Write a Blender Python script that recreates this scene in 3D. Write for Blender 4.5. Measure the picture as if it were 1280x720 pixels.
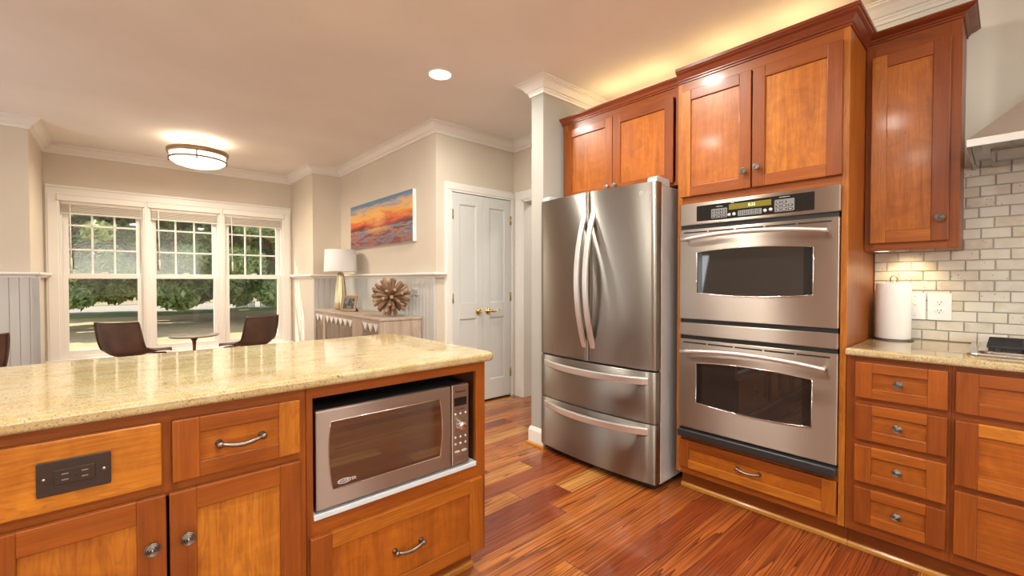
import bpy, bmesh, math, random
import numpy as np
from mathutils import Vector, Matrix, Euler

for o in list(bpy.data.objects): bpy.data.objects.remove(o)
scene = bpy.context.scene
COL = scene.collection
rng = random.Random(11)
PI = math.pi
R = math.radians

# ------------------------------------------------------------------ camera, world, sun, fill lights, exposure
CH = 1.21
cam = bpy.data.cameras.new('camera')
cam.lens = 36.0 * 549.77 / 1280.0
cam.sensor_width = 36.0
cam.clip_start = 0.05
cam.clip_end = 400
camo = bpy.data.objects.new('camera', cam)
COL.objects.link(camo)
camo.location = (0, 0, CH)
camo.rotation_euler = (R(90 - 1.0), 0, R(48.365 - 90))
scene.camera = camo

vs = scene.view_settings
scene.display_settings.display_device = 'sRGB'
vs.view_transform = 'Standard'
try: vs.look = 'None'
except Exception: pass
vs.exposure = 0.12
vs.gamma = 1.0
vs.use_curve_mapping = False

world = bpy.data.worlds.new('sky'); scene.world = world
world.use_nodes = True
wn = world.node_tree.nodes; wl = world.node_tree.links
sky = wn.new('ShaderNodeTexSky')
sky.sky_type = 'NISHITA'
sky.sun_disc = False
sky.sun_elevation = R(45)
sky.sun_rotation = R(-60)
hs = wn.new('ShaderNodeHueSaturation'); hs.inputs['Saturation'].default_value = 0.45
wl.new(sky.outputs[0], hs.inputs['Color']); wl.new(hs.outputs[0], wn['Background'].inputs[0])
wn['Background'].inputs[1].default_value = 0.42

def light(kind, name, loc, energy, color, rot=(0, 0, 0), **kw):
    l = bpy.data.lights.new(name, kind); l.energy = energy; l.color = color
    for k, v in kw.items(): setattr(l, k, v)
    o = bpy.data.objects.new(name, l); COL.objects.link(o)
    o.location = loc; o.rotation_euler = rot
    return o

sd = Vector((0.46, -0.38, -0.80)).normalized()
sun = light('SUN', 'sun', (0, 12, 12), 9.5, (1.0, 0.93, 0.80), angle=R(0.6))
sun.rotation_euler = sd.to_track_quat('-Z', 'Y').to_euler()
WARM = (1.0, 0.97, 0.86)
GOLD = (1.0, 0.85, 0.66)
DAY = (0.90, 0.98, 1.0)
# added fill in a daylight tint, out of view at the rear and left
light('AREA', 'window_daylight_rear', (0.4, -2.9, 1.5), 118, DAY, (R(-115), 0, 0), shape='RECTANGLE', size=2.8, size_y=1.4)
light('AREA', 'window_daylight_left', (-2.9, -1.5, 1.5), 75, DAY, (R(115), 0, R(-90)), shape='RECTANGLE', size=2.2, size_y=1.5)
light('AREA', 'window_daylight_den', (-2.9, 4.3, 1.4), 38, DAY, (R(112), 0, R(-90)), shape='RECTANGLE', size=1.6, size_y=1.5)
# leading pair: unseen cans placed from cabinet highlights; the rest are added ceiling fill
for cx, cy in ((1.65, 1.40), (0.25, 2.03), (0.25, 0.70), (1.65, -1.2), (0.25, -1.2), (-1.4, 0.70)):
    light('AREA', 'recessed_can_light', (cx, cy, 2.625), 22, WARM, shape='DISK', size=0.14)
# the hallway behind the wall stub
light('AREA', 'hall_light', (3.9, 2.7, 2.6), 14, (1.0, 0.95, 0.85), shape='DISK', size=0.3)

# ------------------------------------------------------------------ helpers: mesh builder
class MB:
    def __init__(s):
        s.v = []; s.f = []; s.mi = []; s.sm = []; s.gc = []; s.tn = []
    def raw(s, verts, faces, mat=0, smooth=False, grain='z', tint=None, M=None):
        off = len(s.v)
        t = rng.random() if tint is None else tint
        ro = (rng.random() * 40, rng.random() * 40, rng.random() * 40)
        for p in verts:
            p = Vector(p)
            if M is not None: p = M @ p
            s.v.append(tuple(p))
            x, y, z = p
            g = (z, x, y) if grain == 'z' else ((x, z, y) if grain == 'x' else (y, z, x))
            s.gc.append((g[0] + ro[0], g[1] + ro[1], g[2] + ro[2]))
            s.tn.append(t)
        for f in faces:
            s.f.append([i + off for i in f]); s.mi.append(mat); s.sm.append(smooth)
    def bm(s, b, **k):
        b.verts.index_update()
        s.raw([v.co for v in b.verts], [[v.index for v in f.verts] for f in b.faces], **k)
        b.free()
    def box(s, lo, hi, bev=0.0015, seg=1, **k):
        lo = Vector(lo); hi = Vector(hi)
        lo, hi = Vector(map(min, lo, hi)), Vector(map(max, lo, hi))
        b = bmesh.new()
        bmesh.ops.create_cube(b, size=1.0)
        d = hi - lo
        for v in b.verts: v.co = Vector(((v.co.x + .5) * d.x + lo.x, (v.co.y + .5) * d.y + lo.y, (v.co.z + .5) * d.z + lo.z))
        w = min(bev, min(d) * 0.45)
        if w > 1e-5:
            bmesh.ops.bevel(b, geom=list(b.edges), offset=w, segments=seg, affect='EDGES', profile=0.5)
        s.bm(b, **k)
    def prism(s, poly, axis, a, b_, bev=0.0, seg=2, **k):
        """poly: 2D points; axis 'x': (y,z), 'y': (x,z), 'z': (x,y); extruded from a to b_"""
        def P(p, h):
            return {'x': (h, p[0], p[1]), 'y': (p[0], h, p[1]), 'z': (p[0], p[1], h)}[axis]
        b = bmesh.new()
        va = [b.verts.new(P(p, a)) for p in poly]; vb = [b.verts.new(P(p, b_)) for p in poly]
        n = len(poly)
        b.faces.new(va[::-1]); b.faces.new(vb)
        for i in range(n): b.faces.new((va[i], va[(i + 1) % n], vb[(i + 1) % n], vb[i]))
        bmesh.ops.recalc_face_normals(b, faces=list(b.faces))
        if bev > 0:
            ed = [e for e in b.edges if all(abs(v.co[{'x': 0, 'y': 1, 'z': 2}[axis]] - e.verts[0].co[{'x': 0, 'y': 1, 'z': 2}[axis]]) < 1e-6 for v in e.verts)]
            bmesh.ops.bevel(b, geom=ed, offset=bev, segments=seg, affect='EDGES', profile=0.5)
        s.bm(b, **k)
    def lathe(s, prof, center=(0, 0, 0), axis='z', seg=28, smooth=True, M=None, **k):
        verts = []; faces = []
        n = len(prof)
        for i in range(seg):
            a = 2 * PI * i / seg
            for r, h in prof:
                r = max(r, 1e-5)
                c, q = r * math.cos(a), r * math.sin(a)
                p = {'z': (c, q, h), 'x': (h, c, q), 'y': (q, h, c)}[axis]
                verts.append((p[0] + center[0], p[1] + center[1], p[2] + center[2]))
        for i in range(seg):
            j = (i + 1) % seg
            for q in range(n - 1):
                faces.append((i * n + q, j * n + q, j * n + q + 1, i * n + q + 1))
        s.raw(verts, faces, smooth=smooth, M=M, **k)
    def tube(s, pts, rad, seg=10, smooth=True, caps=True, flat=(1, 1), up=None, **k):
        pts = [Vector(p) for p in pts]
        n = len(pts)
        rads = rad if isinstance(rad, (list, tuple)) else [rad] * n
        verts = []; faces = []
        prev = None
        for i, p in enumerate(pts):
            t = (pts[min(i + 1, n - 1)] - pts[max(i - 1, 0)])
            t = t.normalized() if t.length > 1e-9 else Vector((0, 0, 1))
            if up is not None: a = Vector(up)
            elif prev is not None: a = prev
            else: a = Vector((0, 0, 1)) if abs(t.z) < 0.9 else Vector((1, 0, 0))
            a = (a - t * a.dot(t)).normalized(); prev = a
            b = t.cross(a)
            for q in range(seg):
                th = 2 * PI * q / seg
                verts.append(p + a * (rads[i] * flat[0] * math.cos(th)) + b * (rads[i] * flat[1] * math.sin(th)))
        for i in range(n - 1):
            for q in range(seg):
                r_ = (q + 1) % seg
                faces.append((i * seg + q, i * seg + r_, (i + 1) * seg + r_, (i + 1) * seg + q))
        if caps:
            faces.append(tuple(range(seg))[::-1]); faces.append(tuple((n - 1) * seg + q for q in range(seg)))
        s.raw(verts, faces, smooth=smooth, **k)
    def strap(s, pts, side, w, t, **k):
        """rectangular bar swept along pts; side = width direction"""
        pts = [Vector(p) for p in pts]; side = Vector(side).normalized(); n = len(pts)
        verts = []; faces = []
        for i, p in enumerate(pts):
            tg = (pts[min(i + 1, n - 1)] - pts[max(i - 1, 0)]).normalized()
            nn = tg.cross(side).normalized()
            c = 0.25
            for (a, b) in ((-1, -1 + c), (-1 + c * t / w * 2, -1), (1 - c * t / w * 2, -1), (1, -1 + c), (1, 1 - c), (1 - c * t / w * 2, 1), (-1 + c * t / w * 2, 1), (-1, 1 - c)):
                verts.append(p + side * (a * w / 2) + nn * (b * t / 2))
        for i in range(n - 1):
            for q in range(8):
                r_ = (q + 1) % 8
                faces.append((i * 8 + q, i * 8 + r_, (i + 1) * 8 + r_, (i + 1) * 8 + q))
        faces.append(tuple(range(8))[::-1]); faces.append(tuple((n - 1) * 8 + q for q in range(8)))
        s.raw(verts, faces, **k)
    def sweep(s, path, prof, closed=False, **k):
        """prof (d,z): d measured to the right of the walking direction; mitred corners"""
        n = len(path); P = [Vector((p[0], p[1])) for p in path]
        rows = []
        for i in range(n):
            def nrm(a, b):
                d = (b - a).normalized(); return Vector((d.y, -d.x))
            if i == 0: m = nrm(P[0], P[1]); f = 1
            elif i == n - 1: m = nrm(P[-2], P[-1]); f = 1
            else:
                a = nrm(P[i - 1], P[i]); b = nrm(P[i], P[i + 1]); m = (a + b).normalized(); f = 1 / max(0.3, m.dot(a))
            rows.append([(P[i].x + m.x * d * f, P[i].y + m.y * d * f, z) for d, z in prof])
        q = len(prof)
        verts = [p for r_ in rows for p in r_]; faces = []
        for i in range(n - 1):
            for j in range(q - 1):
                faces.append((i * q + j, (i + 1) * q + j, (i + 1) * q + j + 1, i * q + j + 1))
            faces.append((i * q + q - 1, (i + 1) * q + q - 1, (i + 1) * q, i * q))
        faces.append(tuple(range(q))); faces.append(tuple((n - 1) * q + j for j in range(q))[::-1])
        s.raw(verts, faces, **k)
    def build(s, name, mats, parent=None):
        me = bpy.data.meshes.new(name)
        me.from_pydata(s.v, [], s.f)
        if not isinstance(mats, (list, tuple)): mats = [mats]
        for m in mats: me.materials.append(m)
        me.polygons.foreach_set('material_index', s.mi)
        me.polygons.foreach_set('use_smooth', s.sm)
        a = me.attributes.new('gc', 'FLOAT_VECTOR', 'POINT'); a.data.foreach_set('vector', [c for g in s.gc for c in g])
        a = me.attributes.new('tint', 'FLOAT', 'POINT'); a.data.foreach_set('value', s.tn)
        me.update()
        o = bpy.data.objects.new(name, me); COL.objects.link(o)
        if parent is not None: o.parent = parent
        return o

def tag(o, label=None, cat=None, group=None, kind=None):
    if label: o['label'] = label
    if cat: o['category'] = cat
    if group: o['group'] = group
    if kind: o['kind'] = kind
    return o
def empty(name, loc, rz=0, label=None, cat=None, group=None):
    o = bpy.data.objects.new(name, None); o.empty_display_size = 0.05
    COL.objects.link(o); o.location = loc; o.rotation_euler = (0, 0, rz)
    return tag(o, label, cat, group)
def struct(o, label=None):
    o['kind'] = 'structure'
    if label: o['label'] = label
    return o
def copy_tree(o, parent=None):
    c = o.copy(); COL.objects.link(c)
    if parent is not None: c.parent = parent
    for ch in list(o.children): copy_tree(ch, c)
    return c
def text(name, body, size, M, mat, parent, extrude=0.0004, align='CENTER', spacing=1.0):
    cu = bpy.data.curves.new(name, 'FONT'); cu.body = body; cu.size = size; cu.extrude = extrude
    cu.align_x = align; cu.align_y = 'CENTER'; cu.resolution_u = 3; cu.space_character = spacing
    tmp = bpy.data.objects.new('tmp_text', cu); COL.objects.link(tmp)
    dg = bpy.context.evaluated_depsgraph_get()
    me = bpy.data.meshes.new_from_object(tmp.evaluated_get(dg))
    bpy.data.objects.remove(tmp); bpy.data.curves.remove(cu)
    me.name = name; me.transform(M)
    me.materials.clear(); me.materials.append(mat)
    o = bpy.data.objects.new(name, me); COL.objects.link(o)
    if parent is not None: o.parent = parent
    return o
def front_text_matrix(x, y, z):
    """text standing on a local front plane: reads along +X, up +Z, facing -Y"""
    return Matrix.Translation((x, y, z)) @ Matrix.Rotation(R(90), 4, 'X')

# ------------------------------------------------------------------ helpers: materials
class NT:
    def __init__(s, name):
        s.m = bpy.data.materials.new(name); s.m.use_nodes = True
        s.t = s.m.node_tree; s.n = s.t.nodes; s.l = s.t.links
        s.b = s.n['Principled BSDF']
    def add(s, typ, **kw):
        n = s.n.new('ShaderNode' + typ)
        for k, v in kw.items():
            if k.startswith('_'): n.inputs[k[1:]].default_value = v
            else: setattr(n, k, v)
        return n
    def link(s, a, b): s.l.new(a, b)
    def set(s, **kw):
        for k, v in kw.items():
            i = s.b.inputs[k.replace('_', ' ')]
            if hasattr(v, 'is_output'): s.l.new(v, i)
            else: i.default_value = v
    def math(s, op, a, b=None, clamp=False):
        n = s.n.new('ShaderNodeMath'); n.operation = op; n.use_clamp = clamp
        for i, x in enumerate((a, b)):
            if x is None: continue
            if hasattr(x, 'is_output'): s.l.new(x, n.inputs[i])
            else: n.inputs[i].default_value = x
        return n.outputs[0]
    def ramp(s, fac, stops, interp='LINEAR'):
        n = s.n.new('ShaderNodeValToRGB'); n.color_ramp.interpolation = interp
        e = n.color_ramp.elements
        while len(e) > 1: e.remove(e[-1])
        e[0].position = stops[0][0]; e[0].color = (*stops[0][1], 1)
        for p, c in stops[1:]:
            q = e.new(p); q.color = (*c, 1)
        s.l.new(fac, n.inputs[0]); return n.outputs[0]
    def mix(s, fac, a, b, blend='MIX'):
        n = s.n.new('ShaderNodeMix'); n.data_type = 'RGBA'; n.blend_type = blend
        for i, x in ((0, fac), (6, a), (7, b)):
            if hasattr(x, 'is_output'): s.l.new(x, n.inputs[i])
            else: n.inputs[i].default_value = x if i == 0 else (*x, 1)
        return n.outputs[2]
    def noise(s, vec, scale, detail=3, rough=.5, dist=0):
        n = s.add('TexNoise', _Scale=scale, _Detail=detail, _Roughness=rough, _Distortion=dist)
        if vec is not None: s.l.new(vec, n.inputs['Vector'])
        return n.outputs[0]
    def mapping(s, vec, scale=(1, 1, 1), loc=(0, 0, 0), rot=(0, 0, 0)):
        n = s.add('Mapping'); n.inputs['Scale'].default_value = scale; n.inputs['Location'].default_value = loc; n.inputs['Rotation'].default_value = rot
        s.l.new(vec, n.inputs[0]); return n.outputs[0]
    def bump(s, h, strength=.1, dist=.01):
        n = s.add('Bump', _Strength=strength, _Distance=dist); s.l.new(h, n.inputs['Height'])
        s.l.new(n.outputs[0], s.b.inputs['Normal']); return n
    def obj(s): return s.add('TexCoord').outputs['Object']
    def geo(s): return s.add('NewGeometry').outputs['Position']
    def attr(s, name, out='Vector'): return s.add('Attribute', attribute_name=name).outputs[out]

def plain(name, col, rough=.5, metal=0.0, coat=0.0, emit=None, es=0.0, spec=None):
    t = NT(name); t.set(Base_Color=(*col, 1), Roughness=rough, Metallic=metal)
    if coat: t.set(Coat_Weight=coat, Coat_Roughness=.08)
    if spec is not None: t.b.inputs['Specular IOR Level'].default_value = spec
    if emit: t.set(Emission_Color=(*emit, 1), Emission_Strength=es)
    return t.m
def painted(name, col, rough=.6, var=.04, bump=.03):
    t = NT(name); p = t.geo()
    n = t.noise(p, 1.6, 4)
    d = tuple(c * (1 - var) for c in col); l = tuple(min(1, c * (1 + var)) for c in col)
    t.set(Base_Color=t.ramp(n, [(.3, d), (.7, l)]), Roughness=rough)
    t.bump(t.noise(p, 220, 2), bump, .002)
    return t.m
def wood(name, dark, mid, light, rough=.33, grain=1.0, coat=.25, lo=.0, hi=1.0, fig=.5):
    t = NT(name); g = t.attr('gc'); tn = t.attr('tint', 'Fac')
    base = t.ramp(tn, [(lo, dark), ((lo + hi) / 2, mid), (hi, light)])
    big = t.noise(t.mapping(g, (1.1, 9, 9)), 1.6, 3, .55, 1.2)
    fine = t.noise(t.mapping(g, (2.2, 90, 90)), 2.0, 4, .6)
    curl = t.noise(t.mapping(g, (11, 6.5, 6.5)), 1.0, 4, .55, 1.6)
    f = t.math('ADD', t.math('MULTIPLY', t.math('SUBTRACT', big, .5), 1.5), t.math('MULTIPLY', t.math('SUBTRACT', fine, .5), .75 * grain))
    f = t.math('ADD', f, t.math('MULTIPLY', t.math('SUBTRACT', curl, .5), fig))
    f = t.math('ADD', f, .5, clamp=True)
    c = t.mix(1.0, base, (0.56, 0.46, 0.40), 'MULTIPLY')
    c2 = t.mix(f, c, base)
    ringf = t.math('SINE', t.math('MULTIPLY', big, 60))
    c3 = t.mix(t.math('MULTIPLY', t.math('GREATER_THAN', ringf, .55), .16 * grain), c2, (0.2, 0.06, 0.015))
    knot = t.add('TexVoronoi', _Scale=1.0); t.link(t.mapping(g, (5, 9, 9)), knot.inputs['Vector'])
    c4 = t.mix(t.math('MULTIPLY', t.math('LESS_THAN', knot.outputs[0], .045), .6), c3, (0.10, 0.03, 0.01))
    t.set(Base_Color=c4, Roughness=rough)
    if coat: t.set(Coat_Weight=coat, Coat_Roughness=.12)
    t.b.inputs['Specular IOR Level'].default_value = .35
    t.bump(fine, .06, .003)
    return t.m
def steel(name, col, rough=.27, aniso=.75, axis='Z', rot=0.0, streak=(1, 1, 60)):
    t = NT(name); p = t.obj()
    n = t.noise(t.mapping(p, streak), 12, 4, .6)
    t.set(Base_Color=(*col, 1), Metallic=1.0, Roughness=t.math('ADD', rough - .04, t.math('MULTIPLY', n, .08)))
    t.set(Anisotropic=aniso, Anisotropic_Rotation=rot)
    tg = t.add('CombineXYZ', _Z=1.0); t.link(tg.outputs[0], t.b.inputs['Tangent'])
    t.bump(n, .012, .002)
    return t.m

# ------------------------------------------------------------------ materials
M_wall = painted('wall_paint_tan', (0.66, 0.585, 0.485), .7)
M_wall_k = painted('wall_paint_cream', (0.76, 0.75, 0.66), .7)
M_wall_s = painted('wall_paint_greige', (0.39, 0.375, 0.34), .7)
M_ceil = painted('ceiling_paint', (0.82, 0.775, 0.73), .8)
M_trim = painted('white_trim_paint', (0.82, 0.79, 0.74), .35, .015, .01)
M_bead = painted('beadboard_paint', (0.60, 0.595, 0.57), .4, .015, .01)
M_door = painted('door_paint', (0.66, 0.665, 0.65), .35, .015, .01)
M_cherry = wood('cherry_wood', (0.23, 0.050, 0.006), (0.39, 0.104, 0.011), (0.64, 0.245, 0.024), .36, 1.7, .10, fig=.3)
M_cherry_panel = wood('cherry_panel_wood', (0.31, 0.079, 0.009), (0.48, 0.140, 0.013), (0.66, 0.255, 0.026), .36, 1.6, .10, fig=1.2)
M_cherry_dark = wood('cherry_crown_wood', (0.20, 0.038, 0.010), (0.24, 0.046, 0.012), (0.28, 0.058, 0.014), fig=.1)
M_shoe = wood('shoe_moulding_wood', (0.62, 0.26, 0.035), (0.66, 0.29, 0.040), (0.70, 0.32, 0.048), fig=.1)
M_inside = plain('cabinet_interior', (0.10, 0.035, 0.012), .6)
M_steel = steel('brushed_steel', (0.34, 0.315, 0.285), .40, 1.0)
M_steel_oven = steel('oven_steel', (0.44, 0.375, 0.325), .40, 1.0)
M_steel_mw = steel('microwave_steel', (0.42, 0.345, 0.31), .40, 1.0)
M_steel_v = steel('hood_steel', (0.60, 0.575, 0.54), .45, .3)
M_steel_u = plain('hood_underside_steel', (0.34, 0.32, 0.30), .12, 1.0)
M_handle = plain('satin_handle_metal', (0.74, 0.72, 0.70), .42, .85)
M_pewter = plain('antique_pewter', (0.24, 0.21, 0.185), .34, 1.0)
M_fridge_side = plain('grey_enamel', (0.60, 0.61, 0.62), .22, .4)
M_grey_plastic = plain('light_grey_plastic', (0.48, 0.49, 0.50), .35)
M_black = plain('black_gap', (0.008, 0.008, 0.008), .5)
M_black_gloss = plain('black_panel', (0.012, 0.011, 0.011), .12)
M_black_vent = plain('black_vent_strip', (0.022, 0.022, 0.024), .4)
M_glass_oven = plain('smoked_oven_glass', (0.022, 0.019, 0.018), .03)
M_glass_oven.node_tree.nodes['Principled BSDF'].inputs['IOR'].default_value = 1.7
M_glass_mw = plain('tinted_microwave_glass', (0.03, 0.016, 0.010), .03)
M_glass_mw.node_tree.nodes['Principled BSDF'].inputs['IOR'].default_value = 2.5
M_white_print = plain('white_print', (0.62, 0.61, 0.60), .5)
M_dark_print = plain('dark_print', (0.03, 0.025, 0.025), .5)
M_display = plain('amber_display', (0.16, 0.13, 0.02), .2, emit=(0.45, 0.36, 0.04), es=.12)
M_digits = plain('green_digits', (0.5, 0.8, 0.4), .3, emit=(0.65, 1.0, 0.5), es=1.3)
M_button = plain('button_grey', (0.20, 0.20, 0.21), .35)
M_button_l = plain('silver_button', (0.70, 0.69, 0.67), .3, .4)
M_chrome = plain('chrome', (0.75, 0.74, 0.73), .1, 1.0)
M_shelf = plain('white_laminate_shelf', (0.62, 0.68, 0.74), .35)
M_plate_dark = plain('bronze_outlet_plate', (0.045, 0.030, 0.026), .3, .2)
M_slot = plain('outlet_slot_metal', (0.40, 0.38, 0.36), .3, .8)
M_slot_k = plain('outlet_slot_dark', (0.02, 0.02, 0.02), .5)
M_plate_w = plain('white_outlet_plate', (0.80, 0.81, 0.83), .3)
M_brass = plain('polished_brass', (0.66, 0.43, 0.13), .18, 1.0)
M_hinge = plain('aged_brass_hinge', (0.42, 0.34, 0.18), .35, 1.0)
M_leather = NT('brown_leather'); _p = M_leather.obj()
M_leather.set(Base_Color=M_leather.ramp(M_leather.noise(_p, 7, 4), [(.3, (0.080, 0.046, 0.034)), (.7, (0.140, 0.085, 0.064))]), Roughness=.36)
M_leather.bump(M_leather.noise(_p, 160, 2), .12, .002); M_leather = M_leather.m
M_iron = plain('dark_iron', (0.05, 0.045, 0.04), .4, .8)
M_bronze = plain('dark_bronze', (0.20, 0.12, 0.07), .35, .9)
M_bronze_ring = plain('brushed_bronze', (0.40, 0.28, 0.18), .35, .9)
M_table_top = plain('grey_stone_table_top', (0.30, 0.26, 0.22), .25)
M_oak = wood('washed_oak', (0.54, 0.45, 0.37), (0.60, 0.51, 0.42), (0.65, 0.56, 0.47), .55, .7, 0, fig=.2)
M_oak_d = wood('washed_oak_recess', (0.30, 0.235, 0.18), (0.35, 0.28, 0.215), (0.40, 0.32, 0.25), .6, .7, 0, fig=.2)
M_triangle = plain('bone_inlay', (0.82, 0.80, 0.73), .4)
M_shade = NT('linen_shade'); M_shade.set(Base_Color=(0.78, 0.76, 0.76, 1), Roughness=.9); M_shade = M_shade.m
M_gold = plain('champagne_metal', (0.62, 0.53, 0.33), .28, .9)
M_stick = wood('driftwood', (0.30, 0.19, 0.115), (0.42, 0.28, 0.18), (0.54, 0.38, 0.26), .75, 1.0, 0, fig=.3)
M_stick_end = wood('cut_driftwood', (0.46, 0.29, 0.16), (0.55, 0.36, 0.21), (0.60, 0.42, 0.26), .7, 1.0, 0)
M_frame = wood('pale_frame_wood', (0.38, 0.27, 0.17), (0.43, 0.31, 0.20), (0.48, 0.35, 0.23), .5, .6, 0)
M_canvas = plain('canvas_edge', (0.80, 0.80, 0.80), .7)
M_towel = NT('paper_towel'); _p = M_towel.obj()
M_towel.set(Base_Color=(0.88, 0.87, 0.86, 1), Roughness=.95); _v = M_towel.add('TexVoronoi', _Scale=95.0); M_towel.link(_p, _v.inputs['Vector'])
M_towel.bump(_v.outputs[0], .25, .002); M_towel = M_towel.m
M_grate = plain('cast_iron_grate', (0.025, 0.025, 0.027), .42, .3)
M_tray = plain('cooktop_steel', (0.66, 0.63, 0.60), .2, 1.0)
M_slat = plain('blind_slat_cream', (0.66, 0.61, 0.53), .5)
M_blind = plain('white_blind_slat', (0.82, 0.80, 0.75), .5)
M_glow = plain('lamp_glass_lit', (0.95, 0.9, 0.8), .4, emit=(1.0, 0.88, 0.70), es=2.2)
M_glow_can = plain('can_lamp_lit', (0.95, 0.9, 0.85), .4, emit=(1.0, 0.90, 0.74), es=9.0)
M_canopy = plain('canopy_metal_warm', (0.62, 0.46, 0.28), .4, .6)

# thin window glass
t = NT('window_glass'); t.n.remove(t.b)
tr = t.add('BsdfTransparent'); tr.inputs[0].default_value = (0.95, 0.97, 0.96, 1)
gl = t.add('BsdfGlossy'); gl.inputs['Roughness'].default_value = 0.02
lw = t.add('LayerWeight'); fz = t.math('ADD', .05, t.math('MULTIPLY', t.math('POWER', lw.outputs['Facing'], 4.0), .8)); mx = t.add('MixShader')
t.link(fz, mx.inputs[0]); t.link(tr.outputs[0], mx.inputs[1]); t.link(gl.outputs[0], mx.inputs[2])
t.link(mx.outputs[0], t.n['Material Output'].inputs[0]); M_pane = t.m

# heart-pine floor: boards run along X
t = NT('heart_pine_floor'); p = t.geo()
sx = t.add('SeparateXYZ'); t.link(p, sx.inputs[0])
BW = 0.128
yb = t.math('DIVIDE', t.math('ADD', sx.outputs[1], 0.03), BW); yi = t.math('FLOOR', yb); yf = t.math('FRACT', yb)
w1 = t.add('TexWhiteNoise', noise_dimensions='1D'); t.link(yi, w1.inputs['W'])
xb = t.math('DIVIDE', t.math('ADD', sx.outputs[0], t.math('MULTIPLY', w1.outputs[0], 7.0)), 2.5); xi = t.math('FLOOR', xb); xf = t.math('FRACT', xb)
cid = t.add('CombineXYZ'); t.link(t.math('ADD', yi, 41.0), cid.inputs[0]); t.link(xi, cid.inputs[1])   # board seed
w2 = t.add('TexWhiteNoise', noise_dimensions='2D'); t.link(cid.outputs[0], w2.inputs['Vector'])
# a run of darker boards lies along the oven wall
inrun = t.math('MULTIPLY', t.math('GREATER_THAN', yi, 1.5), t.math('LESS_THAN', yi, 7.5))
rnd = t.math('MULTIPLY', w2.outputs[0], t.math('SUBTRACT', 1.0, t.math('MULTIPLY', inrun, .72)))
sc = t.add('SeparateColor'); t.link(w2.outputs[1], sc.inputs[0])
cv = t.add('CombineXYZ')
t.link(t.math('ADD', t.math('MULTIPLY', sx.outputs[0], 0.24), t.math('MULTIPLY', sc.outputs[0], 60)), cv.inputs[0])
t.link(t.math('ADD', t.math('MULTIPLY', sx.outputs[1], 10.0), t.math('MULTIPLY', sc.outputs[1], 60)), cv.inputs[1])
t.link(t.math('MULTIPLY', sc.outputs[2], 60), cv.inputs[2])
n1 = t.noise(cv.outputs[0], 1.0, 3.0, .45, .25)
rings = t.math('FRACT', t.math('MULTIPLY', n1, t.math('ADD', 16.0, t.math('MULTIPLY', sc.outputs[2], 18.0))))
ringc = t.math('POWER', rings, 1.4)
fib = t.noise(t.mapping(cv.outputs[0], (5, 15, 1)), 3.0, 4, .65)
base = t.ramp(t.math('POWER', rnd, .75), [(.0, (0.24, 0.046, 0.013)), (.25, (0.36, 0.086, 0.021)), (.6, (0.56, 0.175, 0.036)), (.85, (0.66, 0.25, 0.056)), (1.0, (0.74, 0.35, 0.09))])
darkg = t.mix(.92, base, (0.075, 0.013, 0.006))
amt = t.math('MULTIPLY', ringc, t.math('ADD', .70, t.math('MULTIPLY', sc.outputs[0], .5), clamp=True))
c = t.mix(amt, base, darkg)
c = t.mix(t.math('MULTIPLY', t.math('SUBTRACT', fib, .38, clamp=True), 2.0, clamp=True), c, darkg)
gap = t.math('MAXIMUM', t.math('LESS_THAN', yf, .012), t.math('LESS_THAN', xf, .0012))
c = t.mix(t.math('MULTIPLY', gap, .75), c, (0.02, 0.006, 0.003))
t.set(Base_Color=c, Roughness=t.math('ADD', .12, t.math('MULTIPLY', fib, .10)), Coat_Weight=.2, Coat_Roughness=.06)
t.b.inputs['Specular IOR Level'].default_value = .4
t.bump(t.math('SUBTRACT', t.math('MULTIPLY', fib, .25), gap), .10, .002)
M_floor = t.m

# gold granite
def granite(name, edge=False):
    t = NT(name); p = t.geo()
    ps = t.mapping(p, (.45, 1, 1), rot=(0, 0, R(8)))
    a = t.noise(ps, 13, 6, .7, .8); b = t.noise(ps, 75, 5, .75)
    c = t.ramp(a, [(.28, (0.35, 0.235, 0.10)), (.42, (0.45, 0.335, 0.155)), (.55, (0.50, 0.405, 0.23)), (.72, (0.49, 0.445, 0.34))])
    c = t.mix(t.ramp(b, [(.48, (0, 0, 0)), (.66, (.8, .8, .8))]), c, (0.47, 0.31, 0.12))
    v = t.add('TexVoronoi', _Scale=330.0); t.link(p, v.inputs['Vector'])
    vc = t.add('SeparateColor'); t.link(v.outputs[1], vc.inputs[0])
    dens = t.noise(ps, 22, 3, .6)
    sp = t.math('MULTIPLY', t.math('GREATER_THAN', t.math('ADD', vc.outputs[0], t.math('MULTIPLY', dens, .5)), 1.13), t.math('LESS_THAN', v.outputs[0], .6))
    c = t.mix(t.math('MULTIPLY', sp, .7), c, (0.16, 0.11, 0.065))
    sp2 = t.math('MULTIPLY', t.math('GREATER_THAN', vc.outputs[1], .88), t.math('LESS_THAN', v.outputs[0], .6))
    c = t.mix(t.math('MULTIPLY', sp2, .4), c, (0.78, 0.72, 0.60))
    v2 = t.add('TexVoronoi', _Scale=75.0); t.link(p, v2.inputs['Vector'])
    c = t.mix(t.math('MULTIPLY', t.math('LESS_THAN', v2.outputs[0], t.math('MULTIPLY', t.math('SUBTRACT', dens, .46, clamp=True), 1.0)), .75), c, (0.05, 0.04, 0.035))
    t.set(Base_Color=c, Roughness=.07, Coat_Weight=.2, Coat_Roughness=.03)
    return t.m
M_granite = granite('gold_granite')

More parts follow.
